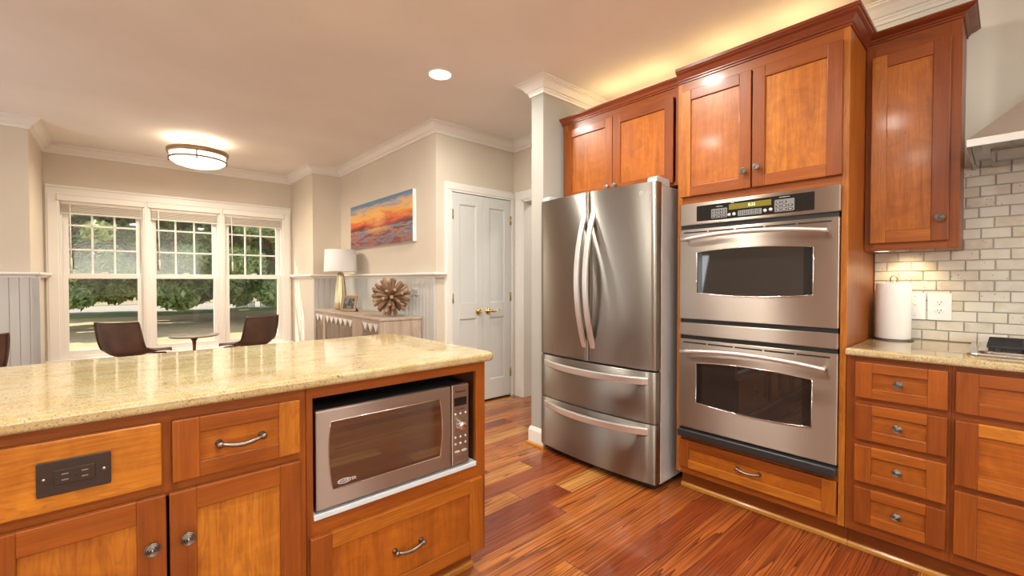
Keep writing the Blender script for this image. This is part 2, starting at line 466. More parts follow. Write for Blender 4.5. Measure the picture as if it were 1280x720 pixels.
# tumbled travertine tiles
t = NT('travertine_tile'); g = t.attr('gc'); tn = t.attr('tint', 'Fac')
n = t.noise(g, 16, 5, .6)
c = t.ramp(tn, [(0, (0.46, 0.40, 0.30)), (.5, (0.58, 0.54, 0.45)), (1, (0.66, 0.64, 0.58))])
c = t.mix(t.ramp(n, [(.35, (0, 0, 0)), (.7, (1, 1, 1))]), c, (0.64, 0.62, 0.575))
v = t.add('TexVoronoi', _Scale=60.0); t.link(g, v.inputs['Vector'])
pit = t.math('MULTIPLY', t.math('LESS_THAN', v.outputs[0], .22), t.math('GREATER_THAN', t.noise(g, 9, 2), .58))
c = t.mix(t.math('MULTIPLY', pit, .6), c, (0.25, 0.20, 0.14))
t.set(Base_Color=c, Roughness=.6); t.bump(n, .25, .004); M_tile = t.m
M_grout = painted('grey_grout', (0.42, 0.40, 0.36), .9)

# outdoor materials
def ground_mat(name, stops, sc=1.2):
    t = NT(name); p = t.geo(); n = t.noise(p, sc, 6, .7)
    n2 = t.noise(p, 14, 4, .7)
    f = t.math('ADD', t.math('MULTIPLY', n, .6), t.math('MULTIPLY', n2, .4))
    t.set(Base_Color=t.ramp(f, stops), Roughness=.95); return t.m
M_lawn = ground_mat('dry_lawn', [(.35, (0.27, 0.20, 0.09)), (.5, (0.38, 0.28, 0.14)), (.65, (0.46, 0.35, 0.20))])
M_green = ground_mat('green_verge', [(.35, (0.13, 0.20, 0.035)), (.65, (0.24, 0.29, 0.06))])
M_road = ground_mat('pale_road', [(.3, (0.23, 0.20, 0.16)), (.7, (0.27, 0.24, 0.20))])
M_field = ground_mat('tan_field', [(.3, (0.21, 0.16, 0.085)), (.7, (0.28, 0.22, 0.13))], .3)
t = NT('tree_leaves'); tn = t.attr('tint', 'Fac')
t.set(Base_Color=t.ramp(tn, [(0, (0.08, 0.14, 0.045)), (.45, (0.19, 0.29, 0.09)), (.8, (0.30, 0.39, 0.13)), (1, (0.50, 0.54, 0.20))]), Roughness=.5)
t.b.inputs['Transmission Weight'].default_value = 0
M_leaf = t.m
M_bark = plain('bark', (0.10, 0.075, 0.05), .9)

# painting: abstract sunset seascape
t = NT('sunset_canvas'); p = t.obj(); s3 = t.add('SeparateXYZ'); t.link(p, s3.inputs[0])
hu = t.math('DIVIDE', t.math('ADD', s3.outputs[1], .765), 1.53); vv = t.math('DIVIDE', t.math('ADD', s3.outputs[2], .2525), .505)
vv = t.math('ADD', vv, 0.0)
mp = t.mapping(p, (1, 1.6, 9), rot=(R(-12), 0, 0))
n = t.noise(mp, 1.5, 5, .6, .8)
n2 = t.noise(t.mapping(p, (1, 2.0, 15)), 1.8, 4, .6, .5)
sk = t.math('ADD', vv, t.math('MULTIPLY', t.math('SUBTRACT', n, .5), .62))
skyc = t.ramp(sk, [(.36, (0.10, 0.018, 0.014)), (.43, (0.40, 0.045, 0.018)), (.52, (0.68, 0.10, 0.022)), (.60, (0.74, 0.20, 0.035)), (.68, (0.82, 0.40, 0.06)), (.77, (0.78, 0.46, 0.16)), (.86, (0.38, 0.33, 0.38)), (.93, (0.14, 0.25, 0.38)), (1.0, (0.12, 0.22, 0.34))])
gx = t.math('POWER', t.math('SUBTRACT', hu, .52), 2.0); gz = t.math('POWER', t.math('SUBTRACT', vv, .60), 2.0)
glow = t.math('SUBTRACT', 1.0, t.math('ADD', t.math('MULTIPLY', gx, 26), t.math('MULTIPLY', gz, 22)), clamp=True)
skyc = t.mix(t.math('MULTIPLY', t.math('MULTIPLY', glow, n), .9), skyc, (0.95, 0.66, 0.22))
wat = t.ramp(n2, [(.25, (0.03, 0.012, 0.02)), (.36, (0.05, 0.09, 0.18)), (.42, (0.20, 0.03, 0.025)), (.47, (0.48, 0.09, 0.03)), (.50, (0.66, 0.26, 0.06)), (.54, (0.06, 0.16, 0.30)), (.60, (0.12, 0.32, 0.46)), (.66, (0.28, 0.04, 0.03)), (.75, (0.10, 0.02, 0.03))])
hz = t.math('GREATER_THAN', t.math('ADD', vv, t.math('MULTIPLY', t.math('SUBTRACT', n2, .5), .06)), .40)
wdeep = t.mix(t.math('MULTIPLY', t.math('SUBTRACT', .40, vv, clamp=True), 1.3, clamp=True), wat, (0.16, 0.03, 0.03))
wdeep = t.mix(t.math('MULTIPLY', t.math('SUBTRACT', 1.0, t.math('ADD', t.math('MULTIPLY', gx, 20), t.math('MULTIPLY', t.math('POWER', t.math('SUBTRACT', vv, .36), 2.0), 90)), clamp=True), .65), wdeep, (0.80, 0.42, 0.10))
c = t.mix(hz, wdeep, skyc)
band = t.math('SUBTRACT', 1.0, t.math('MULTIPLY', t.math('ABSOLUTE', t.math('SUBTRACT', vv, .44)), 16), clamp=True)
sidem = t.math('MULTIPLY', t.math('ABSOLUTE', t.math('SUBTRACT', hu, .5)), 2.2, clamp=True)
c = t.mix(t.math('MULTIPLY', t.math('MULTIPLY', band, sidem), .85), c, (0.10, 0.035, 0.030))
t.set(Base_Color=c, Roughness=.55); t.bump(n2, .15, .004); M_paint = t.m
t = NT('small_photo'); p = t.obj(); n = t.noise(p, 18, 4, .6)
t.set(Base_Color=t.ramp(n, [(.35, (0.02, 0.02, 0.022)), (.5, (0.12, 0.11, 0.10)), (.58, (0.25, 0.35, 0.45)), (.7, (0.60, 0.66, 0.70))]), Roughness=.1); M_photo = t.m

# ------------------------------------------------------------------ room shell
CEIL = 2.64
def slab(name, lo, hi, mat):
    b = MB(); b.box(lo, hi, 0); return struct(b.build(name, mat))
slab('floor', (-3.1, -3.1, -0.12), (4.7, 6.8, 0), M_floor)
slab('ceiling', (-3.1, -3.1, CEIL), (4.7, 6.8, CEIL + .12), M_ceil)
slab('wall_left', (-3.1, -3.1, 0), (-3.0, 5.9, CEIL), M_wall)
slab('wall_back', (-3.0, -3.1, 0), (3.12, -3.0, CEIL), M_wall)
slab('wall_right', (3.0, -3.0, 0), (3.12, 2.217, CEIL), M_wall_k)
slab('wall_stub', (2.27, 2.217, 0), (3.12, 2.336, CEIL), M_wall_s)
b = MB(); b.box((3.10, 2.336, 0), (3.22, 2.45, CEIL), 0); b.box((3.10, 3.315, 0), (3.22, 3.46, CEIL), 0); b.box((3.10, 2.45, 2.03), (3.22, 3.315, CEIL), 0)
struct(b.build('wall_hall', M_wall))
b = MB(); b.box((2.15, 3.46, 0), (2.30, 3.60, CEIL), 0); b.box((3.055, 3.46, 0), (4.6, 3.60, CEIL), 0); b.box((2.30, 3.46, 2.055), (3.055, 3.60, CEIL), 0)
b.box((2.30, 3.585, 0), (3.055, 3.62, 2.055), 0)
struct(b.build('wall_closet', M_wall))
slab('wall_art', (2.15, 3.60, 0), (2.27, 5.775, CEIL), M_wall)
slab('wall_pier_right', (1.80, 5.775, 0), (2.27, 6.80, CEIL), M_wall)
slab('wall_pier_left', (-3.1, 5.775, 0), (-0.60, 6.80, CEIL), M_wall)
WX = [(-.475, .195), (.262, .932), (.999, 1.669)]
WZ0, WZ1 = 0.36, 2.06
b = MB()
b.box((-.60, 6.68, 0), (1.80, 6.80, WZ0), 0); b.box((-.60, 6.68, WZ1), (1.80, 6.80, CEIL), 0)
xs = [-.60] + [v for w in WX for v in w] + [1.80]
for i in range(0, len(xs), 2): b.box((xs[i], 6.68, WZ0), (xs[i + 1], 6.80, WZ1), 0)
struct(b.build('wall_window', M_wall))
slab('wall_hall_far', (4.6, -0.5, 0), (4.7, 3.6, CEIL), M_wall_k)
slab('wall_hall_side', (3.12, -0.5, 0), (4.6, -0.4, CEIL), M_wall_k)

# crown moulding
PATH = [(-3.0, -3.0), (-3.0, 5.775), (-.6, 5.775), (-.6, 6.68), (1.8, 6.68), (1.8, 5.775), (2.15, 5.775), (2.15, 3.46), (3.10, 3.46), (3.10, 2.336), (2.27, 2.336), (2.27, 2.217), (3.0, 2.217), (3.0, -3.0)]
k = CEIL
b = MB()
b.sweep(PATH, [(0, k - .092), (.012, k - .092), (.014, k - .076), (.020, k - .070), (.020, k - .062), (.030, k - .058), (.040, k - .044), (.056, k - .026), (.070, k - .018), (.078, k - .016), (.078, k - .008), (.090, k - .007), (.090, k), (0, k)])
struct(b.build('trim_1', M_trim))
# chair rail in the breakfast area
rail = [(0, 1.235), (.012, 1.235), (.016, 1.252), (.036, 1.258), (.046, 1.264), (.046, 1.276), (.040, 1.284), (0, 1.284)]
b = MB(); b.sweep([(-3.0, 4.0), (-3.0, 5.765), (-.58, 5.765), (-.58, 6.655)], rail); struct(b.build('trim_2', M_trim))
b = MB(); b.sweep([(1.8, 6.655), (1.8, 5.765), (2.14, 5.765), (2.14, 3.45), (2.235, 3.45)], rail); struct(b.build('trim_3', M_trim))
# baseboards
bb = [(0, 0.02), (.016, .02), (.016, .105), (.010, .122), (.006, .130), (0, .130)]
shoe = [(0, 0), (.030, 0), (.030, .012), (.022, .020), (0, .020)]
for nm, pt in (('baseboard_left', [(-3.0, 4.0), (-3.0, 5.775), (-.6, 5.775), (-.6, 6.66)]), ('baseboard_art', [(1.8, 6.66), (1.8, 5.775), (2.15, 5.775), (2.15, 3.46), (2.236, 3.46)]), ('baseboard_stub', [(3.10, 2.44), (3.10, 2.336), (2.27, 2.336), (2.27, 2.217), (2.9, 2.217)])):
    b = MB(); b.sweep(pt, bb, mat=0); b.sweep(pt, shoe, mat=1); struct(b.build(nm, [M_trim, M_shoe]))
# beadboard wainscot
def bead(name, runs):
    b = MB()
    for (x0, y0, x1, y1, post) in runs:
        L = math.hypot(x1 - x0, y1 - y0); d = Vector((x1 - x0, y1 - y0, 0)) / L; nrm = Vector((d.y, -d.x, 0))
        M = Matrix(((d.x, nrm.x, 0, x0), (d.y, nrm.y, 0, y0), (0, 0, 1, 0), (0, 0, 0, 1)))
        n = max(1, round(L / .062)); w = L / n
        for i in range(n): b.box((i * w + .0006, 0.0, .13), ((i + 1) * w - .0006, .014, 1.24), .0045, M=M)
        if post: b.box((L - post, 0, .0), (L, .022, 1.24), .002, M=M)
    return struct(b.build(name, M_bead))
bead('trim_4', [(-3.0, 5.775, -.545, 5.775, .05)])
bead('trim_5', [(1.8, 5.775, 2.136, 5.775, 0), (2.15, 5.775, 2.15, 3.462, .05)])
b = MB(); b.box((-.60, 5.753, 0), (-.545, 5.80, 1.24), .002); struct(b.build('trim_6', M_bead))

# closet double door casing and passage casing
b = MB()
def casing_x(b, x0, x1, y, zt, w=.082, t=.018):
    for (a, c) in ((x0 - w, x0), (x1, x1 + w)):
        b.box((a, y - t, 0), (c, y, zt), .003); b.box((a + .012, y - t - .006, 0), (c - .014, y - t + .002, zt + .013), .003)
    b.box((x0 - w, y - t, zt), (x1 + w, y, zt + w), .003); b.box((x0 - w + .012, y - t - .006, zt + .014), (x1 + w - .012, y - t + .002, zt + w - .012), .003)
casing_x(b, 2.317, 3.043, 3.46, 2.045, w=.080)
for lo, hi in (((2.30, 3.44, 0), (2.317, 3.58, 2.05)), ((3.043, 3.44, 0), (3.055, 3.58, 2.05)), ((2.30, 3.44, 2.04), (3.055, 3.58, 2.055))): b.box(lo, hi, .001)
struct(b.build('trim_7', M_trim))
b = MB()
for y0, y1 in ((3.312, 3.420), (2.36, 2.452)):
    b.box((3.082, y0, 0), (3.10, y1, 2.0295), .003)
    b.box((3.076, y0 + .012, 0), (3.084, y1 - .014, 2.04), .003)
b.box((3.082, 2.36, 2.03), (3.10, 3.42, 2.125), .003); b.box((3.076, 2.372, 2.041), (3.084, 3.408, 2.112), .003)
b.box((3.09, 3.297, 0), (3.22, 3.315, 2.03), .001); b.box((3.09, 2.45, 0), (3.22, 2.465, 2.03), .001); b.box((3.09, 2.45, 2.015), (3.22, 3.315, 2.03), .001)
struct(b.build('trim_8', M_trim))

# closet doors
def closet_door(name, x0, x1, handle_x, lever_dir, hinge_x, label):
    y0, y1 = 3.445, 3.48
    e = empty(name, (x0, y0, 0)); struct(e, label)
    W = x1 - x0; z0, z1 = .018, 2.034; st = .082
    b = MB()
    b.box((0, 0, z0), (st, .035, z1), .002); b.box((W - st, 0, z0), (W, .035, z1), .002)
    for a, c in ((z0, .215), (.84, .985), (1.93, z1)): b.box((st - .001, 0, a), (W - st + .001, .035, c), .002)
    for a, c in ((.215, .84), (.985, 1.93)):
        b.box((st - .002, .010, a - .002), (W - st + .002, .028, c + .002), 0)
        for q in range(1):
            b.box((st, .005, a), (st + .008, .012, c), .002); b.box((W - st - .008, .005, a), (W - st, .012, c), .002)
            b.box((st, .005, a), (W - st, .012, a + .008), .002); b.box((st, .005, c - .008), (W - st, .012, c), .002)
    b.build('door_panel', M_door, e)
    h = MB()
    hx = handle_x - x0; hz = .905
    h.lathe([(0, .0), (.032, .0), (.033, -.006), (.026, -.012), (.014, -.016), (.012, -.045), (0, -.046)], (hx, 0, hz), 'y', 24)
    if lever_dir:
        h.tube([(hx, -.045, hz), (hx + lever_dir * .02, -.052, hz), (hx + lever_dir * .05, -.052, hz - .010), (hx + lever_dir * .085, -.050, hz + .006), (hx + lever_dir * .118, -.050, hz + .010)], [.010, .010, .008, .007, .006], 10)
    tag(h.build('door_lever', M_brass, e), 'polished brass lever with round rose')
    for hzz in (.253, 1.04, 1.83):
        g = MB(); g.lathe([(0, -.045), (.0065, -.045), (.0065, .045), (0, .045)], (hinge_x - x0, -.004, hzz), 'z', 12)
        g.box((hinge_x - x0 - .012, -.002, hzz - .044), (hinge_x - x0 + .012, .001, hzz + .044), .0005)
        tag(g.build('hinge', M_hinge, e), 'brass hinge')
    return e
closet_door('door_1', 2.319, 2.6775, 2.620, -.45, 2.319, 'left white two-panel leaf of the double closet door')
closet_door('door_2', 2.6795, 3.041, 2.736, 1, 3.042, 'right white two-panel leaf of the double closet door')

# windows
def window(i, x0, x1):
    e = empty('window_%d' % i, (x0, 6.70, WZ0)); struct(e, ['left', 'middle', 'right'][i - 1] + ' white double-hung window of the breakfast bay')
    W = x1 - x0; H = WZ1 - WZ0
    b = MB()
    b.box((0, -.02, 0), (.012, .08, H), .001); b.box((W - .012, -.02, 0), (W, .08, H), .001); b.box((0, -.02, H - .012), (W, .08, H), .001); b.box((0, -.04, 0), (W, .08, .03), .001)
    b.build('window_jamb', M_trim, e)
    zm = 1.283 - WZ0
    def sash(nm, za, zb, ya, yb, rb, rt, st):
        b = MB()
        b.box((.012, ya, za), (.012 + st, yb, zb), .002); b.box((W - .012 - st, ya, za), (W - .012, yb, zb), .002)
        b.box((.012 + st, ya, za), (W - .012 - st, yb, za + rb), .002); b.box((.012 + st, ya, zb - rt), (W - .012 - st, yb, zb), .002)
        o = b.build(nm, M_trim, e)
        g = MB(); ym = (ya + yb) / 2; g.box((.012 + st - .004, ym - .003, za + rb - .004), (W - .012 - st + .004, ym + .003, zb - rt + .004), 0)
        g.build('pane', M_pane, o)
        return o
    sash('lower_sash', .03, zm, 0.0, .035, .058, .055, .040)
    u = sash('upper_sash', zm - .05, H - .012, .038, .072, .05, .045, .046)
    b = MB(); gx0, gx1 = .058, W - .058
    for f in (1 / 3, 2 / 3): b.box((gx0 + (gx1 - gx0) * f - .009, .045, zm), (gx0 + (gx1 - gx0) * f + .009, .066, H - .057), .003)
    for z in (1.545, 1.808): b.box((gx0, .045, z - WZ0 - .009), (gx1, .066, z - WZ0 + .009), .003)
    b.build('muntins', M_trim, u)
    b = MB(); b.box((W / 2 - .035, .002, zm), (W / 2 + .035, .032, zm + .008), .003); b.lathe([(0, .006), (.014, .006), (.014, .016), (0, .018)], (W / 2, .017, zm), 'z', 14); b.box((W / 2 - .004, -.008, zm + .010), (W / 2 + .030, .006, zm + .018), .002)
    b.build('sash_lock', M_blind, e)
    return e
for i, (a, c) in enumerate(WX): window(i + 1, a, c)
# window group casing
b = MB()
for a, c in ((-.583, -.475), (.195, .262), (.932, .999), (1.669, 1.781)):
    b.box((a, 6.66, .26), (c, 6.70, 2.049), .003)
    b.box((a + .014, 6.652, .26), (c - .014, 6.664, 2.12), .004)
b.box((-.583, 6.66, 2.05), (1.781, 6.70, 2.215), .003); b.box((-.583, 6.648, 2.19), (1.781, 6.664, 2.215), .004)
b.box((-.60, 6.62, .335), (1.798, 6.70, .362), .005); b.box((-.583, 6.66, .24), (1.781, 6.685, .335), .003)
struct(b.build('trim_9', M_trim))

# ------------------------------------------------------------------ cabinet building blocks (local frame: u right, d inward, z up)
def shaker(b, u0, u1, z0, z1, d0=-.02, th=.0195, st=.058, rl=.058, grain='z', rec=.009, mats=(0, 1), tints=None):
    bv = .003
    tt = tints or [rng.uniform(.0, 1) for _ in range(5)]
    b.box((u0, d0, z0), (u0 + st, d0 + th, z1), bv, 2, grain='z', tint=tt[0]); b.box((u1 - st, d0, z0), (u1, d0 + th, z1), bv, 2, grain='z', tint=tt[1])
    b.box((u0 + st - .001, d0 + .0003, z0), (u1 - st + .001, d0 + th, z0 + rl), bv, 2, grain='x', tint=tt[2]); b.box((u0 + st - .001, d0 + .0003, z1 - rl), (u1 - st + .001, d0 + th, z1), bv, 2, grain='x', tint=tt[3])
    w = u1 - u0 - 2 * st
    n = 2 if w > .2 and grain == 'z' else 1
    cut = [u0 + st - .002] + ([u0 + st + w * rng.uniform(.35, .65)] if n == 2 else []) + [u1 - st + .002]
    for i in range(n):
        b.box((cut[i], d0 + rec, z0 + rl - .002), (cut[i + 1], d0 + th - .002, z1 - rl + .002), 0, grain=grain, mat=mats[1], tint=min(1, max(0, tt[4] + rng.uniform(-.12, .12))))
def knob(parent, u, z, d=-.02, r=.0165):
    b = MB()
    b.lathe([(0, d), (.008, d), (.0065, d - .006), (.006, d - .014), (r * .8, d - .018), (r, d - .022), (r, d - .025), (r * .90, d - .027), (r * .84, d - .0235), (r * .78, d - .0235), (r * .70, d - .029), (r * .62, d - .029), (r * .56, d - .0255), (r * .50, d - .0255), (r * .42, d - .031), (r * .32, d - .031), (r * .26, d - .028), (r * .20, d - .028), (r * .14, d - .034), (0, d - .035)], (u, 0, z), 'y', 24)
    return tag(b.build('knob', M_pewter, parent), 'ringed pewter knob')
def pull(parent, u, z, d=-.011, half=.052):
    b = MB()
    pts = []
    for i in range(13):
        f = i / 12; x = (f * 2 - 1)
        pts.append((u + x * half, d - .020 - .007 * (1 - x * x) ** .5 * 1.2, z - .010 * math.cos(x * PI / 2) + .002))
    b.tube(pts, [.0048 + .0022 * math.cos((i / 6 - 1) * PI / 2) for i in range(13)], 10)
    for sgn in (-1, 1):
        b.lathe([(0, d), (.0095, d), (.0095, d - .004), (.006, d - .008), (.0055, d - .018), (.0085, d - .021), (.0085, d - .027), (.004, d - .030), (0, d - .030)], (u + sgn * half, 0, z), 'y', 16)
    return tag(b.build('drawer_pull', M_pewter, parent), 'antique pewter bow pull')
CROWN = lambda zb, zt, pj: [(0, zb), (.006, zb), (.006, zb + .008), (.012, zb + .012), (.012, zb + .018), (pj * .55, zb + (zt - zb) * .55), (pj * .8, zb + (zt - zb) * .68), (pj * .86, zb + (zt - zb) * .75), (pj, zb + (zt - zb) * .80), (pj, zt), (0, zt)]
def crown(parent, path, zb, zt, pj):
    """path walked so that the outside lies to the right"""
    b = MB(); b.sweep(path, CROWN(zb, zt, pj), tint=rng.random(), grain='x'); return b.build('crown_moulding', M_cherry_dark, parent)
def door(parent, u0, u1, z0, z1, kn=None, kz=None, name='door', **kw):
    b = MB(); shaker(b, u0, u1, z0, z1, **kw); o = b.build(name, [M_cherry, M_cherry_panel], parent)
    if kn is not None: knob(o, kn, kz)
    return o
def drawer(parent, u0, u1, z0, z1, hw=None, hz=None, st=.058, rl=.043, grain='x', **kw):
    b = MB(); shaker(b, u0, u1, z0, z1, st=st, rl=rl, grain=grain, **kw); o = b.build('drawer', [M_cherry, M_cherry_panel], parent)
    m = (u0 + u1) / 2; zz = (z0 + z1) / 2 if hz is None else hz
    if hw == 'knob': knob(o, m, zz, d=-.011)
    elif hw == 'pull': pull(o, m, zz)
    return o
def toe(b, u0, u1, d, h=.108): b.box((u0, d, 0), (u1, d + .018, h), .0005, grain='x', tint=.2)
RZ = R(-90)

# ------------------------------------------------------------------ tall oven cabinet: front at x=2.404, y 1.265 -> 0.47
tall = empty('oven_cabinet', (2.404, 1.265, 0), RZ, 'tall cherry cabinet built around the double wall oven, with crown moulding', 'cabinet')
b = MB(); UW = .795
for u in (0, UW - .019): b.box((u, .018, .10), (u + .019, .596, 2.33), .001, grain='z', tint=.55)
b.box((.019, .018, .10), (UW - .019, .596, .12), 0, grain='x'); b.box((.019, .018, 2.31), (UW - .019, .596, 2.33), 0, grain='x')
b.box((.019, .575, .12), (UW - .019, .590, 2.31), 0, mat=1)
for z in (.312, 1.645): b.box((.019, .018, z), (UW - .019, .575, z + .018), 0, mat=1)
b.build('carcass', [M_cherry, M_inside], tall)
b = MB()
b.box((0, 0, .108), (.026, .02, 2.33), .001, grain='z', tint=.75); b.box((UW - .024, 0, .108), (UW, .02, 2.33), .001, grain='z', tint=.8)
for a, c, tt in ((.108, .152, .5), (.300, .326, .4), (1.636, 1.69, .4), (2.262, 2.335, .25)): b.box((.025, .0004, a), (UW - .023, .02, c), .001, grain='x', tint=tt)
b.box((.385, .0006, 1.69), (.420, .02, 2.262), .001, grain='z', tint=.3)
b.build('face_frame', M_cherry, tall)
b = MB(); toe(b, 0, UW, .075); b.build('toe_kick', M_cherry, tall)
b = MB(); b.sweep([(0, .075), (UW, .075)], [(0, 0), (.016, 0), (.016, .014), (.010, .022), (0, .022)], grain='x'); b.build('shoe_moulding', M_shoe, tall)
door(tall, .024, .3965, 1.679, 2.273, .3965 - .028, 1.765, tints=[.75, .3, .35, .25, .6])
door(tall, .4035, .7735, 1.679, 2.273, .4035 + .026, 1.775, tints=[.2, .15, .45, .25, .72])
drawer(tall, .026, .768, .148, .305, 'pull', .232, st=.055, rl=.046, tints=[.3, .6, .75, .15, .35])
crown(tall, [(0, .10), (0, 0), (UW, 0), (UW, .596)][1:], 2.328, 2.404, .042)

# cabinet over the fridge
fc = empty('fridge_cabinet', (2.468, 2.198, 0), RZ, 'cherry cabinet with two doors above the stainless refrigerator', 'cabinet')
b = MB(); UF = .918
for u in (0, UF - .019): b.box((u, .018, 1.775), (u + .019, .53, 2.345), .001, grain='z', tint=.6)
b.box((.019, .018, 1.775), (UF - .019, .53, 1.79), 0, grain='x'); b.box((.019, .018, 2.33), (UF - .019, .53, 2.345), 0, grain='x'); b.box((.019, .512, 1.79), (UF - .019, .53, 2.33), 0)
b.build('carcass', M_cherry, fc)
b = MB()
b.box((0, 0, 1.775), (.035, .02, 2.35), .001, grain='z', tint=.3); b.box((UF - .035, 0, 1.775), (UF, .02, 2.35), .001, grain='z', tint=.2)
b.box((.035, .0004, 1.775), (UF - .035, .02, 1.80), .001, grain='x', tint=.2); b.box((.035, .0004, 2.29), (UF - .035, .02, 2.352), .001, grain='x', tint=.12)
b.box((.425, .0006, 1.80), (.465, .02, 2.29), .001, grain='z', tint=.2)
b.build('face_frame', M_cherry, fc)
door(fc, .033, .4420, 1.790, 2.298, .442 - .028, 1.838, tints=[.25, .45, .3, .25, .35])
door(fc, .4470, .8760, 1.790, 2.298, .447 + .028, 1.838, tints=[.2, .1, .25, .05, .45])
crown(fc, [(0, .5), (0, 0), (UF, 0)], 2.35, 2.40, .030)

# upper wall cabinet on the right
uc = empty('wall_cabinet', (2.730, .468, 0), RZ, 'narrow cherry upper cabinet with one door beside the range hood', 'cabinet')
b = MB(); UU = .328
b.box((0, .018, 1.352), (.018, .262, 2.355), .001, grain='z', tint=.4); b.box((UU - .018, .018, 1.352), (UU, .262, 2.355), .001, grain='z', tint=.2)
b.box((.018, .018, 1.372), (UU - .018, .262, 1.388), 0, grain='x'); b.box((.018, .018, 2.335), (UU - .018, .262, 2.352), 0, grain='x'); b.box((.018, .25, 1.388), (UU - .018, .262, 2.335), 0)
b.build('carcass', M_cherry, uc)
b = MB()
b.box((0, 0, 1.352), (.038, .02, 2.355), .001, grain='z', tint=.15); b.box((UU - .036, 0, 1.352), (UU, .02, 2.355), .001, grain='z', tint=.15)
b.box((.037, .0004, 1.352), (UU - .035, .02, 1.40), .001, grain='x', tint=.25); b.box((.037, .0004, 2.262), (UU - .035, .02, 2.357), .001, grain='x', tint=.2)
b.build('face_frame', M_cherry, uc)
door(uc, .024, .2955, 1.387, 2.274, .268, 1.488, tints=[.72, .1, .65, .35, .7])
crown(uc, [(0, 0), (UU, 0), (UU, .262)], 2.345, 2.385, .045)

# ------------------------------------------------------------------ base cabinets along the right wall (front at x=2.404)
def base_unit(name, y0, w, label):
    e = empty(name, (2.404, y0, 0), RZ, label, 'cabinet', 'base cabinets under the cooktop counter')
    b = MB()
    b.box((0, .018, .10), (.018, .58, .875), 0, grain='z', tint=.4); b.box((w - .018, .018, .10), (w, .58, .875), 0, grain='z', tint=.4)
    b.box((.018, .018, .10), (w - .018, .58, .118), 0); b.box((.018, .565, .118), (w - .018, .58, .875), 0)
    b.build('carcass', M_cherry, e)
    b = MB(); toe(b, 0, w, .075); b.build('toe_kick', M_cherry, e)
    b = MB(); b.sweep([(0, .075), (w, .075)], [(0, 0), (.016, 0), (.016, .014), (.010, .022), (0, .022)], grain='x'); b.build('shoe_moulding', M_shoe, e)
    return e
def frame(e, w, rails, sl=.036, sr=.025, t=.25):
    b = MB()
    b.box((0, 0, .108), (sl, .02, .880), .001, grain='z', tint=t); b.box((w - sr, 0, .108), (w, .02, .880), .001, grain='z', tint=t)
    for a, c in rails: b.box((sl - .001, .0004, a), (w - sr + .001, .02, c), .001, grain='x', tint=t)
    return b.build('face_frame', M_cherry, e)
BY = .468
bd = base_unit('drawer_cabinet', BY, .332, 'narrow cherry base cabinet with four stacked knobbed drawers beside the oven')
frame(bd, .332, [(.108, .17), (.30, .345), (.485, .53), (.665, .715), (.845, .88)], t=.2)
for z0, z1, tt in ((.704, .857, [.35, .5, .45, .45, .25]), (.522, .676, [.15, .15, .5, .5, .25]), (.338, .496, [.45, .55, .5, .55, .28]), (.157, .313, [.1, .1, .5, .5, .22])):
    drawer(bd, BY - .434, BY - .146, z0, z1, 'knob', tints=tt)
bw = base_unit('cooktop_cabinet', BY - .332, .80, 'wide cherry base cabinet of three drawers under the gas cooktop')
frame(bw, .80, [(.108, .165), (.395, .435), (.665, .715), (.845, .88)], sl=.010, sr=.04, t=.2)
u0 = BY - .332 - .125
for z0, z1, tt in ((.703, .860, [.35, .3, .4, .4, .25]), (.424, .673, [.2, .3, .6, .85, .3]), (.156, .402, [.35, .3, .45, .35, .3])):
    drawer(bw, u0, .77, z0, z1, 'pull', st=.062, rl=.048, tints=tt)
be = base_unit('end_cabinet', BY - 1.132, .45, 'cherry base cabinet with one door past the cooktop cabinet')
frame(be, .45, [(.108, .165), (.845, .88)], sl=.03, sr=.03)
door(be, .025, .425, .156, .860, .06, .72)

# right worktop
b = MB()
def rounded_rect(x0, y0, x1, y1, rr):
    """rr radii for corners (x0,y0),(x1,y0),(x1,y1),(x0,y1)"""
    P = []
    for (cx, cy, r_, a0) in ((x0 + rr[0], y0 + rr[0], rr[0], 180), (x1 - rr[1], y0 + rr[1], rr[1], 270), (x1 - rr[2], y1 - rr[2], rr[2], 0), (x0 + rr[3], y1 - rr[3], rr[3], 90)):
        n = 8 if r_ > 1e-4 else 0
        for i in range(n + 1):
            a = R(a0 + 90 * i / max(1, n)); P.append((cx + r_ * math.cos(a), cy + r_ * math.sin(a)))
            if n == 0: break
    return P
b.prism([(2.372, -1.13), (3.0, -1.13), (3.0, .467), (2.372, .467)], 'z', .882, .914, bev=.010, seg=3)
wt = b.build('counter_worktop', M_granite); tag(wt, 'gold granite worktop along the tiled backsplash under the cooktop', 'countertop', 'granite worktops')

# backsplash: tumbled stone bricks in running bond
b = MB()
b.box((2.990, -1.13, .9145), (2.9995, .468, 1.74), 0, mat=1)
TH, TW = .0487, .0955
row = 0; z = .917
while z < 1.735:
    y = .468 - (TW / 2 if row % 2 else 0) - rng.uniform(-.004, .004)
    if row % 2: b.box((2.984 + rng.uniform(-.0008, .0008), y + .0025, z), (2.995, .4665, min(z + TH - .004, 1.738)), .003, 2, tint=rng.random())
    while y > -1.12:
        y1 = max(y - TW, -1.128)
        b.box((2.9835 + rng.uniform(-.001, .001), y1 + .0035 + rng.uniform(-.0008, .0008), z + rng.uniform(-.0006, .0006)), (2.995, y - .0005, min(z + TH - .004, 1.738)), .003, 2, tint=rng.random())
        y = y1
    z += TH; row += 1
struct(b.build('wall_backsplash', [M_tile, M_grout]))

